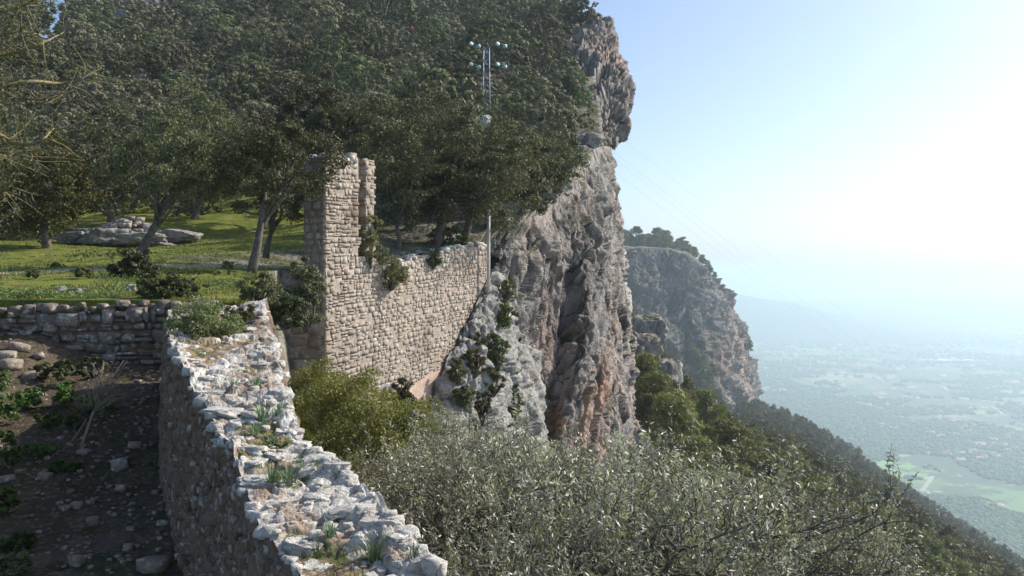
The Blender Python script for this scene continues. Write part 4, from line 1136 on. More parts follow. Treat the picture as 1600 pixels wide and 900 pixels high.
def yard_rocks():
    rs = np.random.RandomState(29)
    M_yr = masonry("yard_rock_stone", (0.27, 0.22, 0.17), (0.35, 0.28, 0.22), (0.44, 0.38, 0.31), 2.5)
    ms = mk_meshes("rock", ROUGH, M_yr)
    spec = [(70, 748, 11.0, 22), (187, 732, 11.3, 30), (130, 710, 11.8, 18), (145, 820, 10.0, 24), (190, 765, 10.9, 22), (240, 890, 9.2, 44), (180, 735, 11.2, 16), (255, 822, 10, 18), (10, 752, 11, 24),
            (30, 740, 11.2, 14), (120, 795, 10.3, 18), (210, 700, 12, 20), (200, 860, 9.5, 20), (20, 800, 10, 16), (120, 880, 9.3, 26), (60, 560, 15, 20), (30, 548, 14.7, 30), (12, 560, 14.6, 26), (14, 575, 14.3, 34), (45, 590, 14.0, 22)]
    YL = ["brown stone by the shadow edge, left of the dry shrub's root", "stone in the shade just right of the dry shrub's root", "small pale stone at the dry shrub's root",
          "flat light brown stone lying alone in the middle of the yard shade", "stone in deep shade between parapet and dry shrub, lower one", "large dark stone at the bottom edge of the yard near the parapet",
          "small stone touching the right one beside the dry shrub's root", "stone close against the foot of the parapet", "dark stone at the left edge among the bright leafy plants", "small stone right of the dark one at the left edge",
          "stone left above the flat light brown one in the yard", "stone in deep shade right above the pair at the dry shrub", "half buried stone below the flat light brown one", "small sunlit stone on the bare soil at the left edge", "stone near the bottom of the yard, left of the largest one",
          "rounded grey fallen stone below the drystone wall, largest one", "fallen stone against the left end of the drystone wall, topmost", "fallen stone at the photo's left edge below the drystone wall", "reddish broad fallen stone at the left edge, lowest but one", "lowest fallen stone below the left end of the drystone wall"]
    for i, (u, v, Y, wp) in enumerate(spec):
        # drop the pixel ray onto the yard
        Y = yard_hit(u, v)
        p = P(u, v, Y); p[2] = float(yard_z(p[0], p[1])); w = wp / F_PX * Y; k = rs.randint(8)
        o = put("rock", ms[k], loc=(p[0], p[1], p[2] + w * 0.1)); o.rotation_euler = (rs.normal() * 0.1, rs.normal() * 0.1, rs.uniform(0, 6.3)); o.scale = (w, w * 0.8, w * rs.uniform(0.45, 0.7))
        tag(o, YL[i], "rock", "loose stones on the yard soil" if i < 15 else "fallen stones below the drystone wall")
    bag = Bag(); n = 0
    while n < 1100:
        Y = rs.uniform(6, 14.8); x = rs.uniform(-9.5, float(np.interp(Y, [5.0, 6.0, 6.7, 7.7, 8.7, 9.9, 11.5, 14.2, 15.3], [-0.95, -1.47, -1.91, -2.44, -3.03, -3.77, -4.53, -5.66, -5.9])) - 0.1)
        if fbm(np.array([[x * 0.9, Y * 0.9, 3]]), 3, 33)[0] < -0.15: continue
        w = rs.uniform(0.02, 0.075) * (1.6 if rs.rand() < 0.1 else 1); V, Fq = STONES[rs.randint(10)]; a = rs.uniform(0, 6.3)
        R = np.array(((math.cos(a), math.sin(a), 0), (-math.sin(a), math.cos(a), 0), (0, 0, 1)))
        bag.add((V * np.array((w, w * 0.8, w * 0.55))) @ R + np.array((x, Y, float(yard_z(x, Y)) + w * 0.1)), Fq, rs.rand()); n += 1
    M_peb = masonry("yard_pebbles", (0.25, 0.19, 0.14), (0.33, 0.25, 0.19), (0.44, 0.37, 0.3), 3, tone=True)
    o = put("pebbles", bag.mesh("pebbles", [M_peb]), kind="stuff"); tag(o, "small stones and rubble strewn over the yard soil", "pebbles")
yard_rocks()

# ================================================================== TREES
# ---- hillside holm oaks
def oak_variants(n, mat, leaf, nleaf, seed0, nm="holm_oak"):
    out = []
    for k in range(n):
        rx = rnd.uniform(2.1, 2.9); rz = rnd.uniform(1.9, 2.6); m_ = mat[k % len(mat)]
        cm, cc = crown_mesh(nm + "_crown", m_, rx, rx * rnd.uniform(0.85, 1.1), rz, 70, nleaf, leaf, seed0 + k, z0=rz * 0.8 + 0.2, clump=0.17, lobes=0.32, shell=0.86, lowcut=-0.8, jitter=0.33)
        tr = branchy((0, 0, -0.6), cc, 0.2, seed0 + k, 8, sides=4).mesh(nm + "_trunk", [M_bark])
        out.append((tr, cm, rx))
    return out
M_oak_b = foliage("holm_oak_leaves_brownish", (0.115, 0.105, 0.065), (0.17, 0.155, 0.1), (0.165, 0.15, 0.1), 0.5, 0.12, 0.1, 0.6)
M_oak_g = foliage("holm_oak_leaves_green", (0.075, 0.09, 0.042), (0.13, 0.14, 0.068), (0.15, 0.155, 0.08), 0.5, 0.12, 0.1, 0.6)
HILL_OAK = oak_variants(12, (M_oak, M_oak_g, M_oak_b, M_oak_g), 0.13, 4200, 200)
FAR_LEAF = oak_variants(6, (M_oak,), 0.33, 420, 260)

def place_tree(name, var, p, rz, sc, label, cat, group):
    t = thing(name, label, cat, p, rz, group); t.scale = sc
    put("trunk", var[0], t); put("crown", var[1], t)
    return t

def hillside():
    rs = np.random.RandomState(37); pts = []
    tries = 0; occ = {}
    def ok(x, y, d):
        cx, cy = int(x // 4), int(y // 4)
        for a in range(cx - 2, cx + 3):
            for b in range(cy - 2, cy + 3):
                for q in occ.get((a, b), ()):
                    if (q[0] - x) ** 2 + (q[1] - y) ** 2 < (d * 0.5 + q[2] * 0.5) ** 2: return False
        return True
    while tries < 60000:
        tries += 1
        Y = 54 + (205 - 54) * rs.rand() ** 0.9; xl = -0.62 * Y - 3; xr = float(rim_x(Y)) - (2.2 if Y < 90 else (3.0 if Y < 112 else 5.0))
        x = rs.uniform(xl, xr); s = rs.uniform(0.5, 0.92) * (1.0 + 0.4 * min(1, max(0, (Y - 62) / 30))) * (1.0 + 0.75 * (rs.rand() < 0.18)); r = 2.55 * s
        u = U0 + F_PX * x / Y
        if Y < 62 and u > 330 and u < 480: continue           # grass clearing runs back here
        if Y > 130 and abs(x / Y + 0.535) < 0.018: continue    # notch
        if abs(u - 644) < 22 and 119 < Y < 143: continue        # gap with the walker
        if abs(u - 762) < 34 and 66 < Y < 84: continue
        if abs(u - 762) < 44 and 60 < Y < 67: s = min(s, 0.7); r = 2.55 * s
        if (x - -2.9) ** 2 + (Y - 84) ** 2 < 4: continue       # pylon footing
        if (200 < u < 300 or 380 < u < 420) and Y > 100 and rs.rand() < 0.75 and fbm(np.array([[x * .06, Y * .06, 0]]), 2, 5)[0] > 0.0 : continue
        if not ok(x, Y, r * 1.55): continue
        occ.setdefault((int(x // 4), int(Y // 4)), []).append((x, Y, r * 1.55)); pts.append((x, Y, s))
    # those that show largest become individuals
    pts.sort(key=lambda q: q[1] / q[2])
    near = pts[:300]; rest = pts[300:]
    near.sort(key=lambda q: q[1]); bands = []
    per = 38
    for b in range(0, len(near), per):
        bands.append(sorted(near[b:b + per], key=lambda q: q[0] / q[1]))
    bname = ["lowest row, just above the meadow", "second row up the hillside", "third row up the hillside", "fourth row up the hillside", "fifth row up, below mid height", "sixth row up, about mid height", "seventh row up the hillside", "highest clearly seen row"]
    for bi, band in enumerate(bands):
        for i, (x, Y, s) in enumerate(band):
            u = U0 + F_PX * x / Y
            side = "left of the tower" if u < 470 else ("above the ruined wall" if u < 700 else ("near the pylon" if u < 820 else "by the cliff edge"))
            size = "broad" if s > 0.85 else ("middling" if s > 0.6 else "small")
            place_tree("holm_oak", HILL_OAK[rs.randint(len(HILL_OAK))], (x, Y, float(hill_z(x, Y))), rs.uniform(0, 6.3), (s, s, s * rs.uniform(0.75, 1.25)),
                       f"{size} holm oak {side}, {ordw(i)} from left in the {NAMES_ORD[min(bi, 7)]} hillside row", "tree", "holm oaks covering the hillside")
    # remaining, farther crowns: one mass
    Vs, Fs, n0 = [], [], 0
    for (x, Y, s) in rest:
        me = FAR_LEAF_NP[rs.randint(len(FAR_LEAF_NP))]; a = rs.uniform(0, 6.3)
        R = np.array(((math.cos(a), math.sin(a), 0), (-math.sin(a), math.cos(a), 0), (0, 0, 1)))
        V = (me * s) @ R + np.array((x, Y, float(hill_z(x, Y)))); Vs.append(V); n0 += len(V)
    V = np.concatenate(Vs); o = put("far_oak_wood", mesh_np("far_oak_wood", V, np.arange(len(V)).reshape(-1, 4), [M_oak]), kind="stuff")
    tag(o, "far holm oak wood on the upper hillside", "trees")
    return len(pts)
FAR_LEAF_NP = []
for _, cm, _ in FAR_LEAF:
    a = np.zeros(len(cm.vertices) * 3, dtype=np.float32); cm.vertices.foreach_get("co", a); FAR_LEAF_NP.append(a.reshape(-1, 3).astype(float))
NH = hillside()
print("hill trees", NH)

# limestone showing between the hillside crowns
def hill_rocks():
    rs = np.random.RandomState(43)
    spec = [(195, 62, 150, 30, "pale slab of rock between oaks high on the left hillside"), (225, 45, 158, 46, "large shadowed boulder high on the left hillside"), (205, 28, 165, 34, "grey boulder at the top of the left hillside"),
            (385, 20, 165, 36, "sunlit white rock near the top of the hillside"), (425, 12, 172, 40, "pale rock ledge at the very top of the hillside"), (295, 45, 155, 26, "grey rock outcrop between oaks right of the large shadowed boulder"),
            (560, 4, 185, 30, "pale rock at the skyline above the red walker"), (90, 60, 140, 30, "dark rock beneath the trees at the upper left")]
    for i, (u, v, Y, wp, lab) in enumerate(spec):
        p = P(u, v, Y); w = wp / F_PX * Y * 1.2; p[2] = float(hill_z(p[0], Y)) + w * 0.3
        rock("boulder", lab, "boulder", p, (w, w, w * 0.85), BIG[i % 6], M_boulder, i * 1.1)
hill_rocks()

# ---- individual trees near the meadow
def near_oak(name, label, base_uvY, crown, r0, seed, nleaf=9000, leaf=0.06, mat=M_oak_near, stem=None, cat="tree", group=None, nclump=90, nlimb=9, clump=0.2, lowcut=-0.95, zoff=None, **kw):
    """crown: (u, v, width_px, height_px) as seen at the same distance"""
    u, v, Y = base_uvY; p = P(u, v, Y)
    if zoff is not None: p[2] = zoff
    c = P(crown[0], crown[1], Y); rx = crown[2] / 2 / F_PX * Y; rz = crown[3] / 2 / F_PX * Y
    t = thing(name, label, cat, tuple(p), 0, group)
    off = c - p
    pts, out, cc = crown_pts(rx, rx * 0.9, rz, nclump, nleaf, seed, clump=clump, lowcut=lowcut, lobes=0.6, shell=0.2)
    pts = pts + off; cc = cc + off
    V, Fq = leaf_quads(pts, leaf, 0.5, out, np.random.RandomState(seed + 1))
    st = None
    if stem: st = [np.zeros(3)] + [P(a, b, Y) - P(u, v, Y) + np.array((0, dy, 0)) for a, b, dy in stem]
    put("trunk", branchy((0, 0, -0.2), cc, r0, seed, nlimb, stem=st, start=0.45).mesh(name + "_trunk", [M_bark]), t)
    put("crown", mesh_np(name + "_crown", V, Fq, [mat]), t)
    return t

near_oak("holm_oak", "small holm oak leaning right out of a dark bush, in front of the outcrop", (210, 408, 27), (272, 255, 185, 150), 0.17, 301, 15000, 0.055,
         stem=[(225, 385, 0), (243, 350, 0), (262, 310, 0)], nclump=100)
near_oak("holm_oak", "holm oak with a single slim dark trunk standing left of the tower", (392, 430, 27.5), (432, 265, 180, 165), 0.15, 305, 16000, 0.055, stem=[(402, 385, 0), (408, 345, 0), (415, 300, 0)], nclump=100)
near_oak("holm_oak", "many stemmed young oak just behind the slim trunked one by the tower", (415, 403, 31), (440, 305, 100, 100), 0.12, 309, 5000, 0.06, stem=[(420, 375, 0), (432, 345, 0)], nclump=36, nlimb=14)
near_oak("holm_oak", "rounded holm oak with lighter leaves at the left of the meadow", (75, 388, 37), (70, 295, 165, 150), 0.2, 313, 15000, 0.075, mat=M_pine, nclump=100)
near_oak("holm_oak", "dark holm oak between the lighter left one and the leaning oak", (165, 372, 46), (170, 262, 150, 170), 0.22, 317, 13000, 0.09)
near_oak("holm_oak", "dark holm oak at the left edge, overhanging the meadow", (0, 388, 42), (-5, 300, 150, 190), 0.22, 319, 13000, 0.08)
near_oak("holm_oak", "spreading holm oak behind the leaning oak and the outcrop", (300, 350, 52), (310, 230, 190, 170), 0.25, 323, 14000, 0.1)
near_oak("holm_oak", "holm oak crown rising behind the tower top, left side", (455, 330, 50), (480, 210, 200, 150), 0.25, 327, 14000, 0.1)
near_oak("holm_oak", "holm oak behind the ruined tower, touching the pillar", (560, 340, 49), (555, 205, 150, 130), 0.25, 329, 12000, 0.1)
# terrace trees
near_oak("holm_oak", "thin pale stemmed oak on the terrace, nearest the pillar", (622, 398, 38.5), (625, 275, 130, 200), 0.11, 331, 11000, 0.075, stem=[(624, 370, 0), (618, 345, 0), (625, 310, 0)])
near_oak("holm_oak", "thick trunked holm oak leaning right at the middle of the terrace", (682, 398, 40), (715, 268, 185, 200), 0.24, 335, 17000, 0.08, stem=[(686, 365, 0), (694, 330, 0), (702, 295, 0)])
near_oak("holm_oak", "dark holm oak above the long wall, right of the thick trunk", (722, 396, 41.5), (782, 275, 170, 175), 0.22, 339, 15000, 0.08, stem=[(728, 370, 0), (735, 340, 0), (752, 300, 0)])
near_oak("holm_oak", "holm oak overhanging the cliff edge right of the white pole", (808, 338, 49), (820, 268, 130, 118), 0.24, 341, 15000, 0.09)
near_oak("holm_oak", "low holm oak growing on the cliff brink below the crag", (870, 300, 60), (872, 252, 90, 100), 0.2, 347, 8000, 0.1)
near_oak("holm_oak", "shadowy oak filling the space between pillar and thick trunk", (650, 372, 43.5), (655, 240, 180, 190), 0.22, 351, 14000, 0.085)
# one bright green pine below the crag and a few pines on the skyline
near_oak("pine_tree", "bright green pine standing out among grey oaks near the cliff edge", (885, 205, 100), (893, 158, 62, 85), 0.25, 353, 6500, 0.16, mat=M_brightpine, clump=0.24)
near_oak("pine_tree", "dark pine on the cliff top skyline, at the outer corner", (912, 42, 140), (905, 18, 60, 44), 0.25, 357, 5000, 0.22, mat=M_oak)
near_oak("pine_tree", "spreading tree on the cliff top skyline, inside the corner one", (860, 40, 145), (855, 12, 70, 44), 0.25, 359, 5000, 0.22, mat=M_oak)
near_oak("shrub", "small shrub clinging to the ledge between the two crags", (956, 130, 124), (956, 122, 22, 20), 0.06, 361, 900, 0.12, mat=M_darkshrub, cat="shrub", nclump=20)

# ---- bushes
def bush(label, uvY, wpx, hpx, mat, seed, nleaf=5000, leaf=0.03, name="bush", cat="bush", aspect=0.5, group=None, nclump=60, ground=None, stems=True, clump=0.26, deep=0.9, sharp=0.9):
    u, v, Y = uvY; p = P(u, v, Y)                         # v: row of the foot
    if ground is not None: p[2] = float(ground(p[0], p[1]))
    rx = wpx / 2 / F_PX * Y; hz = hpx / F_PX * Y
    t = thing(name, label, cat, tuple(p), 0, group)
    pts, out, cc = crown_pts(rx, rx * deep, hz * 0.52, nclump, nleaf, seed, clump=clump, lowcut=-0.75, lobes=0.5, shell=0.35)
    off = np.array((0, 0, hz * 0.5))
    V, Fq = leaf_quads(pts + off, leaf, aspect, out, np.random.RandomState(seed + 1))
    put("foliage", mesh_np(name + "_foliage", V, Fq, [mat]), t)
    if stems:
        bag = Bag(); rs = np.random.RandomState(seed + 2)
        for h in (cc + off)[:16]:
            m = h * 0.5 + rs.normal(size=3) * 0.1 * rx
            bag.add(*tube(catmull(np.array([rs.normal(size=3) * 0.06 * rx * np.array((1, 1, 0)), m, h]), 6), np.linspace(0.018, 0.006, 6) * max(1, Y / 12), 4))
        put("stems", bag.mesh(name + "_stems", [M_barkpale]), t)
    return t
bush("dark rounded bush at the foot of the leaning oak", (213, 452, 22), 78, 58, M_darkshrub, 401, 9000, 0.035)
bush("feathery grey green bush sprawling over the far end of the parapet", (318, 566, 12.0), 108, 100, M_shrub, 403, 16000, 0.02, nclump=90)
bush("dark bush in shade between the drystone wall and the parapet", (262, 490, 16.0), 90, 60, M_darkshrub, 405, 8000, 0.03)
bush("pale leaved bush at the end of the parapet, below the slim trunked oak", (402, 480, 15.2), 66, 52, M_shrub, 407, 6000, 0.022)
bush("low bush on the parapet right of the feathery one", (378, 515, 13.0), 60, 36, M_brownshrub, 409, 5000, 0.02)
bush("dusky bush hanging before the dark gap left of the tower", (478, 520, 26), 62, 110, M_oak_near, 411, 9000, 0.05)
bush("dark green bush in the gap between parapet and tower", (445, 515, 22), 60, 60, M_darkshrub, 413, 6000, 0.045)
bush("brown green bush rooted at the foot of the pillar on the wall", (577, 420, 32.6), 52, 80, M_brownshrub, 415, 9000, 0.04)
bush("grey green bush hanging over the wall top right of the pillar bush", (612, 452, 33.8), 62, 46, M_brownshrub, 417, 6000, 0.04)
bush("low dark shrub on the wall top below the thick trunk", (672, 422, 37), 44, 34, M_darkshrub, 419, 3500, 0.045)
bush("small dark shrub in the terrace shade beside the thick trunk", (700, 390, 40.5), 60, 36, M_darkshrub, 421, 4000, 0.05)
bush("large yellow green bush filling the gully below the tower", (560, 815, 17.5), 215, 225, M_yellow, 423, 42000, 0.032, nclump=160, clump=0.2)
bush("yellow green bush behind the larger one, at the foot of the wall", (500, 700, 21), 130, 130, M_yellow, 425, 16000, 0.036, nclump=100)
for i, (u, v, Y, w, h, lab) in enumerate(((690, 712, 30, 80, 50, "grey shrub among rocks at the foot of the white spur, left one"), (765, 735, 30, 90, 50, "grey shrub at the foot of the white spur, middle one"), (830, 760, 32, 80, 50, "grey shrub right below the dark streaked cliff rib"),
        (650, 735, 24, 90, 60, "grey shrub right behind the large yellow green bush"), (730, 770, 25, 110, 60, "wide grey shrub behind the olives, below the spur"), (900, 760, 36, 90, 46, "grey shrub under the pinkish cliff foot, left one"), (970, 765, 40, 90, 46, "grey shrub under the pinkish cliff foot, right one"), (820, 800, 24, 120, 60, "wide grey shrub behind the olives at the centre"))):
    bush(lab, (u, v, Y), w * 1.15, h * 1.9, M_olive, 490 + i, 7500, 0.05, "shrub", "shrub", aspect=0.3, nclump=50, ground=lambda a, b: gully_z(a, b) - 0.3)
bush("dark green bush at the foot of the ruined wall beside the rendered patch", (628, 670, 29.5), 46, 80, M_oak_near, 427, 6000, 0.045)
for i, (u, v, Y, w, h, lab) in enumerate((
        (780, 520, 42.5, 44, 60, "dark shrub in the cleft between the wall end and the white spur"), (740, 590, 39.0, 36, 46, "shrub on the upper white spur, nearest the ruined wall"),
        (775, 575, 40.8, 40, 52, "green shrub in the middle of the white spur"), (755, 665, 38.5, 26, 60, "narrow shrub in a crack low on the white spur"),
        (806, 665, 43.0, 24, 60, "shrub at the right edge of the white spur"), (716, 600, 37.8, 26, 40, "small shrub against the rendered patch of the ruined wall"), (800, 600, 43.5, 26, 40, "small shrub high on the right side of the white spur"),
        (790, 480, 43.6, 34, 44, "shrub high in the cleft under the white pole"), (728, 640, 37.6, 34, 40, "low round shrub left of the narrow crack shrub on the white spur"), (770, 620, 40.0, 34, 46, "shrub filling the hollow at the centre of the white spur"), (790, 700, 42.0, 30, 50, "shrub low on the spur, left of the right edge one"), (745, 555, 40.0, 30, 34, "tuft of scrub high on the left of the white spur"))):
    bush(lab, (u, v, Y - 0.8), w, h, M_brownshrub if i % 2 else M_weed, 430 + i, 3500, 0.055, "shrub", "shrub", nclump=30)
for i, (u, v, Y, w, h, lab) in enumerate((
        (150, 398, 30, 90, 18, "low bluish herbs along the foot of the outcrop, left part"), (200, 392, 32, 60, 16, "low bluish herbs along the foot of the outcrop, right part"),
        (290, 462, 17.5, 70, 34, "bluish low shrub in the shade above the parapet end"), (235, 470, 16.5, 60, 26, "dark low shrub above the drystone wall corner"),
        (50, 437, 20.5, 20, 20, "small tuft of herbs in the meadow at the far left"), (130, 440, 21, 30, 22, "tuft of herbs in the meadow left of the dark bush"),
        (355, 408, 29, 16, 16, "little shrub in the lit grass right of the leaning oak"), (88, 412, 26, 22, 12, "dry brown tussock by the path at the left"), (330, 425, 25, 90, 12, "strip of leafy weeds in the grass before the slim trunked oak"))):
    bush(lab, (u, v, Y), w, h * 0.8, (M_shrub, M_weed, M_brownshrub)[i % 3], 450 + i, 2200, 0.03, "herb_clump" if h < 20 else "shrub", "plants" if h < 20 else "shrub", ground=hill_z, nclump=30, stems=False)
# leafy plants in the yard
for i, (u, v, w, h, lab) in enumerate(((8, 668, 56, 74, "bright leafy plant at the left edge, tallest one"), (5, 742, 50, 66, "bright leafy plant at the left edge, below the tallest"), (8, 805, 40, 44, "lowest of the bright leafy plants at the left edge"),
                                        (98, 640, 46, 40, "bright green plant catching the sun in front of the drystone wall"), (95, 676, 70, 30, "low spreading green plant in the yard, half in shade"),
                                        (110, 600, 110, 40, "dark green weeds growing at the foot of the drystone wall"), (20, 905, 60, 40, "grey green plant at the bottom left corner"),
                                        (60, 712, 60, 18, "low grassy weeds on the sunlit soil left of the dry shrub"), (45, 640, 40, 34, "leafy weed between the left edge plants and the drystone wall"), (150, 650, 60, 30, "grey weeds behind the dry shrub's stem"), (30, 860, 50, 24, "small weed low at the left edge"), (100, 735, 40, 12, "flat little weed near the shadow edge"))):
    Y = yard_hit(u, v)
    bush(lab, (u, v, Y), w, h, M_leafy if i not in (5, 6, 9) else (M_darkshrub if i == 5 else M_shrub), 470 + i, 900 if i != 5 else 2500, 0.035, "leafy_plant", "plant", aspect=0.62, ground=yard_z, nclump=30, stems=False)

# dry shrub in the yard
def dry_shrub():
    Y = yard_hit(128, 697)
    base = P(128, 697, Y); base[2] = float(yard_z(base[0], base[1])); t = thing("dry_shrub", "dead bare shrub with a pale bent stem and curled twigs in the yard", "shrub", tuple(base))
    rs = np.random.RandomState(55); bag = Bag(); k = Y / F_PX
    def q(u, v, dy=0): return np.array(((u - 128) * k, dy, -(v - 697) * k))
    stem = catmull(np.array([q(128, 697), q(138, 668), q(152, 632), q(170, 620)]), 12); bag.add(*tube(stem, np.linspace(0.022, 0.012, 12), 6))
    put("stem", bag.mesh("dry_stem", [M_dead]), t)
    tw = Bag()
    s2 = catmull(np.array([q(112, 690), q(125, 672), q(135, 655)]), 8); tw.add(*tube(s2, np.linspace(0.012, 0.006, 8), 5))
    for i in range(70):
        a = stem[rs.randint(6, 12)]; e = q(rs.uniform(142, 194), rs.uniform(568, 625), rs.normal() * 0.15)
        m = a * 0.4 + e * 0.6 + rs.normal(size=3) * 0.04
        tw.add(*tube(catmull(np.array([a, m, e, e + np.array((rs.normal() * 0.03, rs.normal() * 0.03, 0.03))]), 9), np.linspace(0.006, 0.0035, 9), 4))
    p = np.stack([q(rs.uniform(142, 194), rs.uniform(566, 620), rs.normal() * 0.15) for _ in range(120)])
    V, Fq = leaf_quads(p, 0.016, 0.7, p * 0 + 0.1, rs); tw.add(V, Fq)
    put("twigs", tw.mesh("dry_twigs", [M_dead]), t)
dry_shrub()

# asphodels on the parapet
def blade_tuft(n, h, seed, w=0.012):
    rs = np.random.RandomState(seed); V = []; Fq = []; b = 0
    for i in range(n):
        a = rs.uniform(0, 6.3); r = rs.uniform(0.0, 0.05); ln = h * rs.uniform(0.6, 1.1); lean = rs.uniform(0.15, 1.0)
        base = np.array((math.cos(a) * r, math.sin(a) * r, 0)); d = np.array((math.cos(a), math.sin(a), 0)); sd = np.array((-math.sin(a), math.cos(a), 0))
        for k in range(6):
            f = k / 5; p = base + d * (lean * ln * 0.75 * f ** 1.6) + np.array((0, 0, ln * (f - 0.42 * lean * f * f * f))); ww = w * (1 - f) ** 0.6 * 0.5 + 0.0008
            V += [p - sd * ww, p + sd * ww]
            if k < 5: Fq.append((b + 2 * k, b + 2 * k + 1, b + 2 * k + 3, b + 2 * k + 2))
        b += 12
    return np.array(V), np.array(Fq)
asph = [(0.185, 0.62, 46, 0.30, "large blue green asphodel tuft nearest the camera on the parapet"), (0.24, 0.42, 22, 0.16, "small tuft in a hollow just left of the large asphodel"),
        (0.215, 0.28, 16, 0.14, "small leafy tuft in the soil near the left edge of the parapet"), (0.40, 0.26, 40, 0.26, "asphodel tuft left of the loose flat stone, left one of a pair"),
        (0.395, 0.40, 40, 0.24, "asphodel tuft beside the loose flat stone, right one of a pair"), (0.44, 0.62, 18, 0.14, "thin tuft behind the loose flat stone"),
        (0.56, 0.45, 30, 0.18, "asphodel clump in the middle of the parapet bend"), (0.545, 0.60, 24, 0.16, "low asphodel clump right of the middle one at the bend"), (0.60, 0.62, 44, 0.24, "dense asphodel clump at the narrow bend of the parapet"),
        (0.62, 0.8, 30, 0.2, "asphodel tuft at the right rim of the bend"), (0.16, 0.85, 18, 0.12, "small green tuft at the bottom edge right of the large asphodel"), (0.68, 0.45, 20, 0.14, "faint tuft among white rocks beyond the bend"), (0.70, 0.7, 24, 0.15, "tuft on the far part of the parapet near the right rim")]
for i, (t_, s_, n, h, lab) in enumerate(asph):
    p = par_top(t_, s_); V, Fq = blade_tuft(n, h, 600 + i); o = put("asphodel", mesh_np("asphodel", V, Fq, [M_asph]), loc=tuple(p - np.array((0, 0, 0.01)))); tag(o, lab, "plant", "asphodel tufts on the parapet")
def parapet_grass():
    rs = np.random.RandomState(61); Vs, Fs, n0 = [], [], 0
    for _ in range(260):
        t_, s_ = rs.uniform(0.05, 0.95), rs.uniform(0.12, 0.9); p = par_top(t_, s_)
        if fbm(np.array([p * np.array((1.5, 1.2, 0.01))]), 3, 94)[0] < -0.02: continue
        V, Fq = blade_tuft(16, rs.uniform(0.02, 0.055), rs.randint(9999), 0.005); Vs.append(V * np.array((1.6, 1.6, 1)) + p); Fs.append(Fq + n0); n0 += len(V)
    o = put("parapet_grass", mesh_np("parapet_grass", np.concatenate(Vs), np.concatenate(Fs), [M_grass]), kind="stuff"); tag(o, "short grass and moss growing in the soil on the parapet", "grass")
parapet_grass()
def meadow_weeds():
    rs = np.random.RandomState(66); Vs, n = [], 0
    while n < 330:
        Y = 15.8 + 22 * rs.rand() ** 1.5; x = rs.uniform(-0.6 * Y, float(rim_x(Y)) - 0.4)
        if fbm(np.array([[x * 0.5, Y * 0.5, 1]]), 3, 65)[0] < 0.02: continue
        r = rs.uniform(0.05, 0.2); m = int(40 + 200 * r); d = rs.normal(size=(m, 3)) * np.array((r, r, r * 0.35)); d[:, 2] = np.abs(d[:, 2])
        V, Fq = leaf_quads(d + np.array((x, Y, float(hill_z(x, Y)))), 0.03, 0.5, np.tile(np.array((0, 0, 1.0)), (m, 1)), rs, 0.9); Vs.append(V); n += 1
    V = np.concatenate(Vs); o = put("meadow_weeds", mesh_np("meadow_weeds", V, np.arange(len(V)).reshape(-1, 4), [M_weed]), kind="stuff"); tag(o, "low weeds and herb rosettes scattered through the meadow grass", "weeds")
meadow_weeds()
def meadow_grass():
    rs = np.random.RandomState(63); n = 26000
    Y = 15.4 + 32 * rs.rand(n) ** 1.4; x = -0.62 * Y + rs.rand(n) * (rim_x(Y) - 0.2 + 0.62 * Y)
    keep = (fbm(np.stack((x * 0.7, Y * 0.7, 0 * x), 1), 3, 64) > -0.1) & (np.abs(Y - np.interp(x, [-16.5, -14, -12.6, -11.5, -9.6, -6.5], [22.2, 23.5, 25.6, 28.4, 30.6, 33.0])) > 1.0); x, Y = x[keep], Y[keep]; n = len(x)
    z = hill_z(x, Y); h = rs.uniform(0.02, 0.06, n) * (1 + (rs.rand(n) < 0.05) * 1.5); a = rs.uniform(0, 6.3, n); w = 0.012 * Y / 18
    d = np.stack((np.cos(a), np.sin(a), 0 * a), 1); l = np.stack((-np.sin(a), np.cos(a), 0 * a), 1) * (h * rs.uniform(0, 0.8, n))[:, None]
    b = np.stack((x, Y, z), 1); up = np.stack((0 * h, 0 * h, h), 1)
    V = np.stack((b - d * w[:, None], b + d * w[:, None], b + up + l + d * w[:, None] * 0.3, b + up + l - d * w[:, None] * 0.3), 1)
    o = put("meadow_grass", mesh_np("meadow_grass", V.reshape(-1, 3), np.arange(4 * n).reshape(-1, 4), [M_grass]), kind="stuff"); tag(o, "short bright grass and weeds of the meadow", "grass")
meadow_grass()

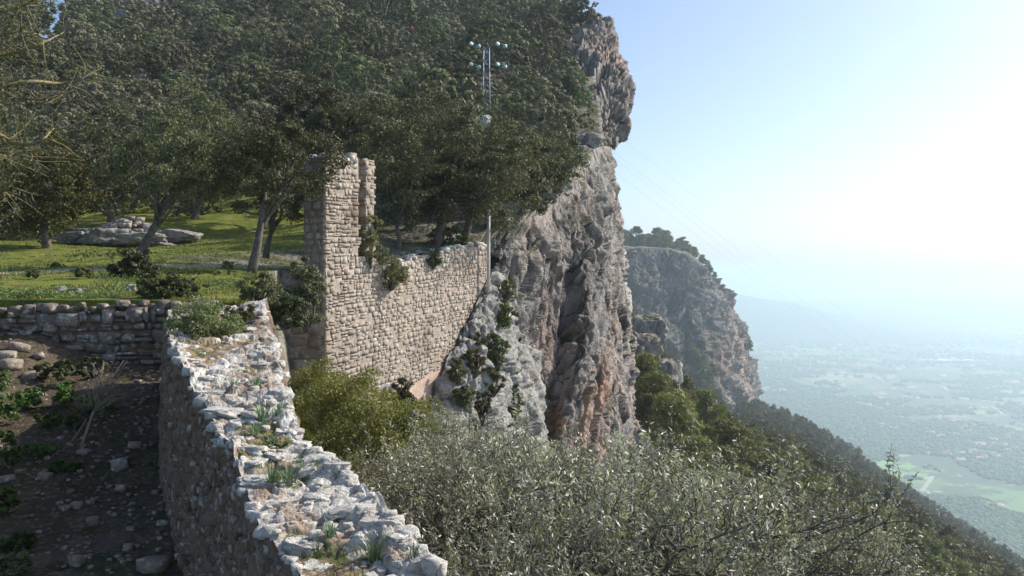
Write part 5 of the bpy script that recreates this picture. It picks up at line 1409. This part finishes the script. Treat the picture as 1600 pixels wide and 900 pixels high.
# ---- wild olives in front
def olive_variant(seed, R=1.6, n=15000, leaf=0.028, spire=1.0):
    rs = np.random.RandomState(seed); bag = Bag(); tips = []
    def grow(p, d, L, r, lvl):
        n = 7; pts = [p]; dd = d.copy()
        for _ in range(n - 1):
            dd = dd + rs.normal(size=3) * 0.16 + np.array((0, 0, 0.05)); dd /= np.linalg.norm(dd); pts.append(pts[-1] + dd * L / (n - 1))
        pts = np.array(pts)
        if lvl < 4: bag.add(*tube(pts, np.linspace(r, r * 0.5, n), 5 if lvl < 2 else 4))
        if lvl == 3: tips.append(pts); return
        if lvl > 0: tips.append(pts[3:])
        for k in range((6, 5, 5)[lvl]):
            q = pts[rs.randint(2, n)]; nd = dd * 0.7 + rs.normal(size=3) * 0.75; nd[2] = abs(nd[2]) * 0.6 + 0.15; nd /= np.linalg.norm(nd)
            grow(q, nd, L * rs.uniform(0.5, 0.75), r * 0.5, lvl + 1)
    for k in range(5):
        a = k * 1.26 + rs.uniform(0, 0.7); grow(np.array((0, 0, 0.0)), np.array((math.cos(a) * 0.75, math.sin(a) * 0.75, 0.8 + 0.3 * rs.rand())), R * 0.95, 0.04, 0)
    al = np.concatenate(tips); LV = []
    for _ in range(260):                      # straight leafy shoots sticking out of the crown
        a = al[rs.randint(len(al))]
        if a[2] < R * 0.45: continue
        d = np.array((0, 0, 1.0)) + rs.normal(size=3) * 0.38 + a / R * 0.25; d /= np.linalg.norm(d); L = R * rs.uniform(0.15, 0.36)
        sh_ = np.array([a + d * L * f + np.array((0.05, 0.02, 0)) * f * f * rs.normal() for f in np.linspace(0, 1, 6)]); bag.add(*tube(sh_, np.linspace(0.004, 0.0015, 6), 4))
        f = rs.uniform(0.1, 1, 34)[:, None]; LV.append(a + d * L * f + rs.normal(size=(34, 3)) * 0.018)
    LV = np.concatenate(LV); tp = np.concatenate(tips); k = rs.randint(0, len(tp), n)
    c = np.concatenate((tp[k] + rs.normal(size=(n, 3)) * 0.04 * R, LV)); n = len(c)
    V, Fq = leaf_quads(c, leaf, 0.26, rs.normal(size=(n, 3)) * 0.3 + np.array((0, 0, 0.5)), rs, 1.0)
    return bag.mesh("olive_branches", [M_barkpale]), mesh_np("olive_leaves", V, Fq, [M_olive])
OLV = [olive_variant(700 + k) for k in range(4)]
def olives():
    spec = [(715, 860, 10.6, 1.15, 0, "wild olive shrub touching the parapet's right side, just below the yellow green bush"), (765, 815, 11.8, 1.2, 1, "wild olive shrub right of the one by the parapet, before the white spur"),
            (800, 905, 8.4, 1.25, 2, "wild olive with dark upright branches at the bottom centre"), (845, 830, 11.5, 1.25, 3, "wild olive shrub just below the foot of the cliff rib"),
            (930, 850, 10.0, 1.3, 0, "wild olive shrub whose tips reach up over the pinkish cliff foot"), (1000, 915, 8.8, 1.3, 1, "silvery wild olive at the bottom, right of the dark branched one"),
            (1060, 880, 10.5, 1.2, 2, "silvery wild olive shrub below the dark pine thicket"), (1140, 920, 9.4, 1.25, 3, "silvery wild olive at the bottom below the grey boulder"),
            (1185, 880, 11.0, 1.15, 0, "wild olive shrub with a tall leafy tip beside the grey boulder"), (1250, 930, 9.8, 1.2, 2, "silvery wild olive left of the rightmost one"),
            (1320, 950, 10.2, 1.05, 1, "wild olive shrub with loose sprays against the hazy wooded slope"), (1390, 1000, 9.0, 1.0, 3, "rightmost full wild olive, sprays lit white against the slope"),
            (1480, 1020, 9.6, 0.75, 0, "low olive sprays at the bottom right of the photo"), (800, 985, 8.0, 0.9, 2, "wild olive at the bottom edge, nearest the end of the parapet"),
            (880, 1010, 7.2, 1.0, 3, "nearest wild olive at the bottom edge, left of centre"), (1070, 1030, 7.4, 1.0, 0, "nearest wild olive at the bottom edge, right of centre"), (760, 800, 14.0, 1.3, 1, "farther wild olive shrub against the white spur foot"),
            (1040, 812, 14.5, 1.2, 3, "farther wild olive shrub at the foot of the ledge by the pines"), (690, 790, 14.5, 1.0, 2, "farther wild olive shrub between yellow green bush and spur")]
    for i, (u, v, Y, s, k, lab) in enumerate(spec):
        v = v + (34 if u > 1100 else 0); top = P(u, v, Y); R = 1.6 * s
        base = top - np.array((0, 0, R * (0.92 if Y > 10 else 1.0)))
        t = thing("wild_olive", lab, "shrub", tuple(base), rnd.uniform(0, 6.3), "wild olive shrubs in the gully"); t.scale = (s, s, s)
        put("branches", OLV[k][0], t); put("leaves", OLV[k][1], t)
olives()

# ---- pines of the near slope
def pine_variant(seed, h=9.0, r=3.2, nleaf=3600, leaf=0.28, mat=M_pine):
    rs = np.random.RandomState(seed); heads = []
    for k in range(34):
        f = rs.uniform(0.35, 1.0); a = rs.uniform(0, 6.3); rr = r * (1 - 0.75 * (f - 0.35) / 0.65) * rs.uniform(0.25, 1.0)
        heads.append((math.cos(a) * rr, math.sin(a) * rr, h * f))
    heads = np.array(heads); k = rs.randint(0, len(heads), nleaf); o = rs.normal(size=(nleaf, 3)); o /= np.linalg.norm(o, axis=1, keepdims=True)
    p = heads[k] + o * rs.uniform(0.3, 1, (nleaf, 1)) ** 0.5 * np.array((1.0, 1.0, 0.55)) * 1.05
    V, Fq = leaf_quads(p, leaf, 0.3, o + np.array((0, 0, 0.6)), rs)
    bag = Bag(); st = catmull(np.array([(0, 0, -0.8), (0.2, 0.1, h * 0.4), (0, 0, h * 0.96)]), 9); bag.add(*tube(st, np.linspace(0.22, 0.04, 9), 6))
    for hd in heads[::2]:
        z = max(1.0, hd[2] - 0.8); bag.add(*tube(np.array([(0.1, 0, z), hd]), (0.07, 0.02), 4))
    return bag.mesh("pine_trunk", [M_bark]), mesh_np("pine_crown", V, Fq, [mat]), r
PINES = [pine_variant(800 + k, rnd.uniform(6.5, 9), rnd.uniform(2.6, 3.6)) for k in range(5)]
FARPINE = []
for k in range(4):
    _, cm, _ = pine_variant(820 + k, rnd.uniform(7, 10), rnd.uniform(3, 4), 260, 0.95)
    a = np.zeros(len(cm.vertices) * 3, dtype=np.float32); cm.vertices.foreach_get("co", a); FARPINE.append(a.reshape(-1, 3).astype(float))
def slope_trees():
    rs = np.random.RandomState(83); pts = []
    occ = []
    g = G_slope.reshape(-1, 3)
    cand = []
    for _ in range(60000):
        i = rs.uniform(0.9 / 6, 1) * 258; j = rs.uniform(0, 258); i0, j0 = int(i), int(j); p = G_slope[i0, j0] + (G_slope[i0 + 1, j0 + 1] - G_slope[i0, j0]) * (i - i0)
        cand.append(p)
    cell = {}
    for p in cand:
        Y = p[1]; u, v = uv(p)
        if not (930 < u < 1680 and 380 < v < 960): continue
        sp = 4.2 if Y < 260 else (6.0 if Y < 500 else 8.5)
        # bare rocky ground right beside the cliff foot
        if u < 1040 and 560 < v < 640 and rs.rand() < 0.5: continue
        key = (int(p[0] // sp), int(Y // sp))
        if any((key[0] + a, key[1] + b) in cell and (cell[(key[0] + a, key[1] + b)][0] - p[0]) ** 2 + (cell[(key[0] + a, key[1] + b)][1] - Y) ** 2 < sp * sp for a in (-1, 0, 1) for b in (-1, 0, 1)): continue
        cell[key] = p; pts.append((p, rs.uniform(0.65, 1.2)))
    near = [q for q in pts if q[0][1] < 270]; far = [q for q in pts if q[0][1] >= 270]
    near.sort(key=lambda q: q[0][1] / q[1]); far = near[190:] + far; near = near[:190]
    near.sort(key=lambda q: q[0][1]); per = 38; bn = ["nearest row of the slope, behind the olives", "second row of the slope", "third row of the slope", "fourth row of the slope", "farthest clear row of the slope"]
    for b in range(0, len(near), per):
        band = sorted(near[b:b + per], key=lambda q: q[0][0] / q[0][1])
        for i, (p, s) in enumerate(band):
            k = rs.randint(5); t = thing("pine_tree", f"{'tall' if s > 0.95 else 'short'} green pine right of the cliff, {ordw(i)} from left in the {NAMES_ORD[b // per]} slope row", "tree", tuple(p), rs.uniform(0, 6.3), "pines on the slope below the cliff")
            t.scale = (s, s, s * rs.uniform(0.8, 1.1)); put("trunk", PINES[k][0], t); put("crown", PINES[k][1], t)
    Vs = []
    for (p, s) in far:
        a = rs.uniform(0, 6.3); R = np.array(((math.cos(a), math.sin(a), 0), (-math.sin(a), math.cos(a), 0), (0, 0, 1))); k = 1.0 if p[1] < 500 else 1.25
        Vs.append((FARPINE[rs.randint(4)] * s * k) @ R + p)
    V = np.concatenate(Vs); o = put("far_pine_wood", mesh_np("far_pine_wood", V, np.arange(len(V)).reshape(-1, 4), [M_pine]), kind="stuff"); tag(o, "hazy pine wood covering the long slope down to the plain", "trees")
    print("slope trees", len(near), len(far))
slope_trees()
def plateau_pines():
    rs = np.random.RandomState(89); us = np.linspace(962, 1114, 44)
    for i, u in enumerate(us):
        u = u + rs.uniform(-3, 3); Y = np.interp(u, [960, 1040, 1085, 1115], [690, 710, 755, 830]); v = np.interp(u, [960, 1060, 1085, 1105, 1115], [388, 390, 402, 420, 436]); p = P(u, v, Y); s = rs.uniform(1.0, 1.9) * (1.25 if u < 1045 else 0.95); p = p * (1 + 0.012 * (i % 3))
        t = thing("pine_tree", f"pine on the rim of the far cliff, {ordw(i)} from the left along the rim", "tree", tuple(p - np.array((0, 0, 2))), rs.uniform(0, 6.3), "pines along the far cliff rim"); t.scale = (s * 1.1, s * 1.1, s)
        put("trunk", PINES[i % 5][0], t); put("crown", PINES[i % 5][1], t)
    for i, (u, v, Y) in enumerate(((1128, 474, 790), (1140, 482, 800), (1166, 548, 840), (1170, 556, 840), (1098, 590, 640), (1090, 600, 640), (1108, 620, 640), (1120, 640, 640), (1085, 575, 640), (1102, 650, 640), (1130, 662, 640), (1114, 600, 645), (1096, 625, 635))):
        t = thing("pine_tree", f"dark pine clinging to the far cliff face, {ordw(i)} counting down from its shoulder", "tree", tuple(P(u, v, Y - 14)), i * 1.0, "pines on the far cliff face"); s = 2.0; t.scale = (s, s, s)
        put("trunk", PINES[i % 5][0], t); put("crown", PINES[i % 5][1], t)
plateau_pines()
# rocks breaking the slope
for i, (u, v, Y, w, h, lab) in enumerate(((1178, 762, 85, 26, 34, "grey rounded boulder sticking up behind the olives"), (1030, 590, 138, 66, 60, "pale rock outcrop among trees high on the slope beside the cliff"),
                                          (1002, 548, 150, 62, 60, "white rock rib just right of the main cliff"), (1048, 625, 128, 60, 50, "broken pale rock lower among the slope trees"), (1218, 684, 640, 12, 9, "bright bare rock in the hazy pine wood"),
                                          (1015, 515, 200, 60, 52, "pale crag where the slope meets the main cliff"), (1045, 765, 84, 62, 20, "long flat rock ledge at the edge of the pines, above the olives"), (1012, 730, 82, 40, 60, "rough pale rock beside the ledge at the cliff foot"))):
    p = P(u, v, Y); k = Y / F_PX; rock("boulder", lab, "boulder", p, (w * k, w * k, h * k), BIG[i % 6], M_crag if Y > 100 else M_boulder, i * 0.9)

# ---- lichen covered branches at the upper left
def lichen_tree():
    base = np.array((-7.6, 9.5, -0.6)); t = thing("lichen_tree", "old tree at the left edge with yellow lichen on its bare grey branches", "tree", tuple(base))
    rs = np.random.RandomState(97); bag = Bag(); tips = []
    st = catmull(np.array([(0, 0, -1), (0.0, 0, 0.8), (-0.1, 0, 2.2), (0.1, 0, 3.4)]), 12); bag.add(*tube(st, np.linspace(0.2, 0.08, 12), 8))
    put("trunk", bag.mesh("lichen_trunk", [M_bark]), t)
    br = Bag()
    def q(u, v, Y=9.5): return P(u, v, Y) - base
    lines = [[(-150, 190), (-40, 150), (40, 128), (100, 130), (150, 118)], [(-150, 230), (-30, 205), (25, 225), (60, 222), (85, 200)], [(-150, 280), (-60, 235), (10, 245), (50, 252)],
             [(-150, 140), (-60, 90), (10, 85), (60, 70), (100, 50)], [(-150, 100), (-60, 30), (20, 15), (70, -10)], [(-140, 160), (-50, 130), (20, 150), (70, 155), (118, 140)], [(-150, 60), (-40, 60), (30, 50), (66, 55)], [(-150, 300), (-60, 300), (0, 300), (20, 290)]]
    for ln in lines:
        pts = catmull(np.array([q(u, v, 9.5 + rs.normal() * 0.3) for u, v in ln]), 20); br.add(*tube(pts, np.linspace(0.04, 0.005, 20), 6)); tips.append(pts[7:])
        for _ in range(14):
            a = pts[rs.randint(7, 20)]; d = rs.normal(size=3) * np.array((0.25, 0.25, 0.22)) + np.array((0.1, 0, 0.03)); s = catmull(np.array([a, a + d * 0.5 + rs.normal(size=3) * 0.03, a + d]), 6)
            br.add(*tube(s, np.linspace(0.008, 0.002, 6), 4)); tips.append(s[2:])
    put("branches", br.mesh("lichen_branches", [M_lichen]), t)
    tp = np.concatenate(tips); tp = tp[np.argsort(rs.rand(len(tp)))]; n = 9500; k = rs.randint(0, len(tp), n); c = tp[k] + rs.normal(size=(n, 3)) * 0.13
    uvs = U0 + F_PX * (c[:, 0] + base[0]) / (c[:, 1] + base[1]); keep = rs.rand(n) < np.clip((75 - uvs) / 90, 0.03, 1); c = c[keep]
    V, Fq = leaf_quads(c, 0.021, 0.5, rs.normal(size=(len(c), 3)), rs, 1.0)
    put("leaves", mesh_np("lichen_tree_leaves", V, Fq, [M_oak_near]), t)
lichen_tree()

# ================================================================== PYLON, POLE, CABLES, WALKER
M_steel = simple("galvanised_steel", (0.17, 0.22, 0.32), 0.6, 0.2); M_glassins = simple("glass_insulator", (0.4, 0.62, 0.58), 0.12); M_concrete = simple("pale_concrete", (0.6, 0.58, 0.55), 0.85)
PY = 82.0
pc = P(760, 190, PY); pz = float(hill_z(pc[0], PY)); ptop = P(760, 74, PY)[2]
py = thing("pylon", "blue grey lattice power pylon rising out of the hillside oaks", "pylon", (pc[0], PY, pz - 0.5))
H = ptop - pz + 0.5; w0, w1 = 0.36, 0.26
def pyl():
    for sx in (-1, 1):
        for sy in (-1, 1):
            put("leg", (lambda b: (b.add(*tube([(sx * w0, sy * w0, 0), (sx * w1, sy * w1, H)], 0.05, 4)), b.mesh("pylon_leg", [M_steel]))[1])(Bag()), py)
    b = Bag(); n = 13
    for k in range(n):
        z0, z1 = H * k / n, H * (k + 1) / n; wa, wb = w0 + (w1 - w0) * k / n, w0 + (w1 - w0) * (k + 1) / n; s = 1 if k % 2 else -1
        for (a, c) in (((-wa * s, -wa, z0), (wb * s, -wb, z1)), ((-wa * s, wa, z0), (wb * s, wb, z1)), ((-wa, -wa * s, z0), (-wb, wb * s, z1)), ((wa, -wa * s, z0), (wb, wb * s, z1))):
            b.add(*tube([a, c], 0.028, 4))
    put("lattice_bracing", b.mesh("pylon_bracing", [M_steel]), py, kind="stuff")
    base = Bag(); base.add(*box((-0.9, -0.5, 0), (0.5, 0.5, pz * 0 + 1.7))); 
    put("footing", base.mesh("pylon_footing", [M_concrete]), py)
    ends = []
    for li, v in enumerate((70, 102)):
        z = P(760, v, PY)[2] - pz + 0.5
        arm = Bag(); arm.add(*tube([(-1.5, 0, z), (1.75, 0, z)], 0.05, 4)); arm.add(*tube([(-1.5, 0, z), (0, 0, z + 0.45)], 0.03, 4)); arm.add(*tube([(1.75, 0, z), (0, 0, z + 0.45)], 0.03, 4))
        put("cross_arm", arm.mesh("pylon_arm", [simple("dark_steel", (0.08, 0.09, 0.1), 0.6, 0.5)]), py)
        for sx in (-1.1, 1.4):
            for (dx, dz) in ((-0.3, 0.02), (0.3, -0.22)):
                ib = Bag()
                for q in range(3):
                    th_ = np.linspace(0, 1, 4); x = sx + dx + (0.05 * q if dx > 0 else -0.05 * q)
                    ib.add(*tube([(x, -0.16 - 0.09 * q, z + dz), (x + 0.02, -0.19 - 0.09 * q, z + dz - 0.01), (x + 0.04, -0.22 - 0.09 * q, z + dz - 0.02)], (0.06, 0.19, 0.09), 12))
                put("insulator", ib.mesh("insulator", [M_glassins], True), py)
            ends.append(np.array((pc[0] + sx + 0.35, PY - 0.3, pz - 0.5 + z - 0.2)))
    return ends
ends = pyl()
M_wire = simple("aluminium_cable", (0.25, 0.27, 0.3), 0.5, 0.3)
endp = on_plain(1700, 800) + np.array((0, 0, 22))
vp = thing("pylon", "far pylon on the plain where the cables come down", "pylon", (endp[0], endp[1], Z_PLAIN))
b_ = Bag()
for sx in (-1, 1): b_.add(*tube([(sx * 1.5, 0, 0), (sx * 0.4, 0, 26)], 0.2, 4))
for z in (20, 24): b_.add(*tube([(-5, 0, z), (5, 0, z)], 0.15, 4))
for k in range(6): b_.add(*tube([(-1.4 + k * 0.15, 0, k * 4), (1.3 - k * 0.15, 0, k * 4 + 4)], 0.1, 4))
put("tower", b_.mesh("far_pylon_tower", [M_steel]), vp, kind="stuff")
cl = ["upper left power cable running from the pylon down to the plain", "upper right power cable running from the pylon down to the plain", "lower left power cable running from the pylon down to the plain", "lower right power cable running from the pylon down to the plain"]
for k, e in enumerate(ends):
    f = endp + np.array(((-1 if k % 2 == 0 else 1) * (60 if k < 2 else 20), 0, (0 if k < 2 else -14)))
    s = np.linspace(0, 1, 160) ** 2; pts = e[None] * (1 - s[:, None]) + f[None] * s[:, None]; pts[:, 2] -= 55 * s * (1 - s)
    V, Fq = tube(pts, 0.008, 4); o = put("power_cable", mesh_np("power_cable", V, Fq, [M_wire]))
    tag(o, cl[k], "cable", "power cables")
# white pole at the end of the ruined wall
pb, pt_ = P(763, 445, 41.2), P(764, 312, 41.2)
pole = thing("pole", "thin whitish pole standing against the right end of the ruined wall", "pole", tuple(pb))
hh = pt_[2] - pb[2]; bb = Bag(); bb.add(*tube([(0, 0, -0.3), (0.01, 0, hh * 0.5), (0.03, 0, hh)], (0.085, 0.08, 0.065), 8)); put("shaft", bb.mesh("pole_shaft", [M_concrete], True), pole)
for q in (0.86, 0.93, 0.99):
    bb = Bag(); bb.add(*tube([(0.0, 0, hh * q), (0.0, 0, hh * q + 0.1)], (0.12, 0.11), 8)); put("clamp_ring", bb.mesh("pole_ring", [M_concrete]), pole)

def walker():
    Y = 140.0; x = (644 - U0) / F_PX * Y; z = float(hill_z(x, Y))
    t = thing("person", "hiker in a red jacket and dark trousers standing among the hillside oaks", "person", (x, Y, z + 1.0))
    rock("boulder", "pale rock on which the hiker in red stands", "boulder", (x + 0.3, Y, z + 0.35), (2.6, 2.0, 1.5), BIG[2], M_boulder, 0.4)
    def skin(name, verts, edges, rad, mat, root=0):
        me = bpy.data.meshes.new(name); me.from_pydata(verts, edges, []); me.materials.append(mat)
        o = put(name, me, t); m = o.modifiers.new("Skin", 'SKIN'); m.use_smooth_shade = True
        for i, r in enumerate(rad): me.skin_vertices[0].data[i].radius = r; me.skin_vertices[0].data[i].use_root = (i == root)
        s = o.modifiers.new("Subdivision", 'SUBSURF'); s.levels = 1; s.render_levels = 1; return o
    skinm = simple("skin", (0.5, 0.32, 0.24), 0.6); redm = simple("red_jacket", (0.6, 0.03, 0.04), 0.7); dk = simple("dark_trousers", (0.05, 0.05, 0.07), 0.8); hair = simple("brown_hair", (0.07, 0.04, 0.03), 0.8)
    V = [(0, 0, 0.95), (0, 0, 1.2), (0, 0, 1.42), (0, -0.01, 1.52), (0, -0.02, 1.62), (0, -0.02, 1.72), (0.1, 0, 0.9), (0.12, -0.05, 0.5), (0.12, 0, 0.08), (0.13, -0.14, 0.04), (-0.1, 0, 0.9), (-0.12, 0.08, 0.5), (-0.12, 0.12, 0.08), (-0.12, -0.02, 0.04),
         (0.19, 0, 1.4), (0.27, -0.03, 1.13), (0.3, -0.18, 0.93), (-0.19, 0, 1.4), (-0.27, -0.03, 1.13), (-0.3, -0.18, 0.95), (0.3, -0.25, 0.89), (-0.3, -0.25, 0.91)]
    E = [(0, 1), (1, 2), (2, 3), (3, 4), (4, 5), (0, 6), (6, 7), (7, 8), (8, 9), (0, 10), (10, 11), (11, 12), (12, 13), (2, 14), (14, 15), (15, 16), (2, 17), (17, 18), (18, 19), (16, 20), (19, 21)]
    R = [(0.15, 0.11)] + [(0.15, 0.1), (0.14, 0.1), (0.055, 0.055), (0.085, 0.1), (0.06, 0.07), (0.09, 0.09), (0.065, 0.065), (0.045, 0.045), (0.04, 0.035), (0.09, 0.09), (0.065, 0.065), (0.045, 0.045), (0.04, 0.035), (0.06, 0.06), (0.045, 0.045), (0.03, 0.03), (0.06, 0.06), (0.045, 0.045), (0.03, 0.03), (0.03, 0.02), (0.03, 0.02)]
    skin("body", V, E, R, skinm)
    skin("jacket", [V[0], V[1], V[2], V[14], V[15], V[16], V[17], V[18], V[19]], [(0, 1), (1, 2), (2, 3), (3, 4), (4, 5), (2, 6), (6, 7), (7, 8)], [(0.19, 0.14), (0.18, 0.13), (0.17, 0.12), (0.08, 0.08), (0.07, 0.07), (0.05, 0.05), (0.08, 0.08), (0.07, 0.07), (0.05, 0.05)], redm)
    skin("trousers", [V[0], V[6], V[7], V[8], V[10], V[11], V[12]], [(0, 1), (1, 2), (2, 3), (0, 4), (4, 5), (5, 6)], [(0.17, 0.12), (0.11, 0.11), (0.085, 0.085), (0.06, 0.06), (0.11, 0.11), (0.085, 0.085), (0.06, 0.06)], dk)
    Vh, Fh = cube_sphere(3); Vh = Vh / np.linalg.norm(Vh, axis=1, keepdims=True) * np.array((0.105, 0.12, 0.1)) + np.array((0, 0.015, 1.71))
    put("hair", mesh_np("hair", Vh, Fh, [hair], True), t)
walker()

# ================================================================== HAZE
def haze():
    m = bpy.data.materials.new("haze_air"); m.use_nodes = True; nt = m.node_tree
    for n in list(nt.nodes): nt.nodes.remove(n)
    out = nt.nodes.new("ShaderNodeOutputMaterial"); v = nt.nodes.new("ShaderNodeVolumePrincipled")
    v.inputs["Color"].default_value = (0.72, 0.89, 1.0, 1); v.inputs["Density"].default_value = HAZE_DENSITY; v.inputs["Anisotropy"].default_value = 0.38
    nt.links.new(v.outputs[0], out.inputs["Volume"])
    V, Fq = box((-31000, -30500, Z_PLAIN - 4.5), (31000, 32500, 120))
    o = put("haze", mesh_np("haze", V, Fq, [m]), kind="stuff"); tag(o, "pale bluish haze filling the air over the valley", "haze")
haze()
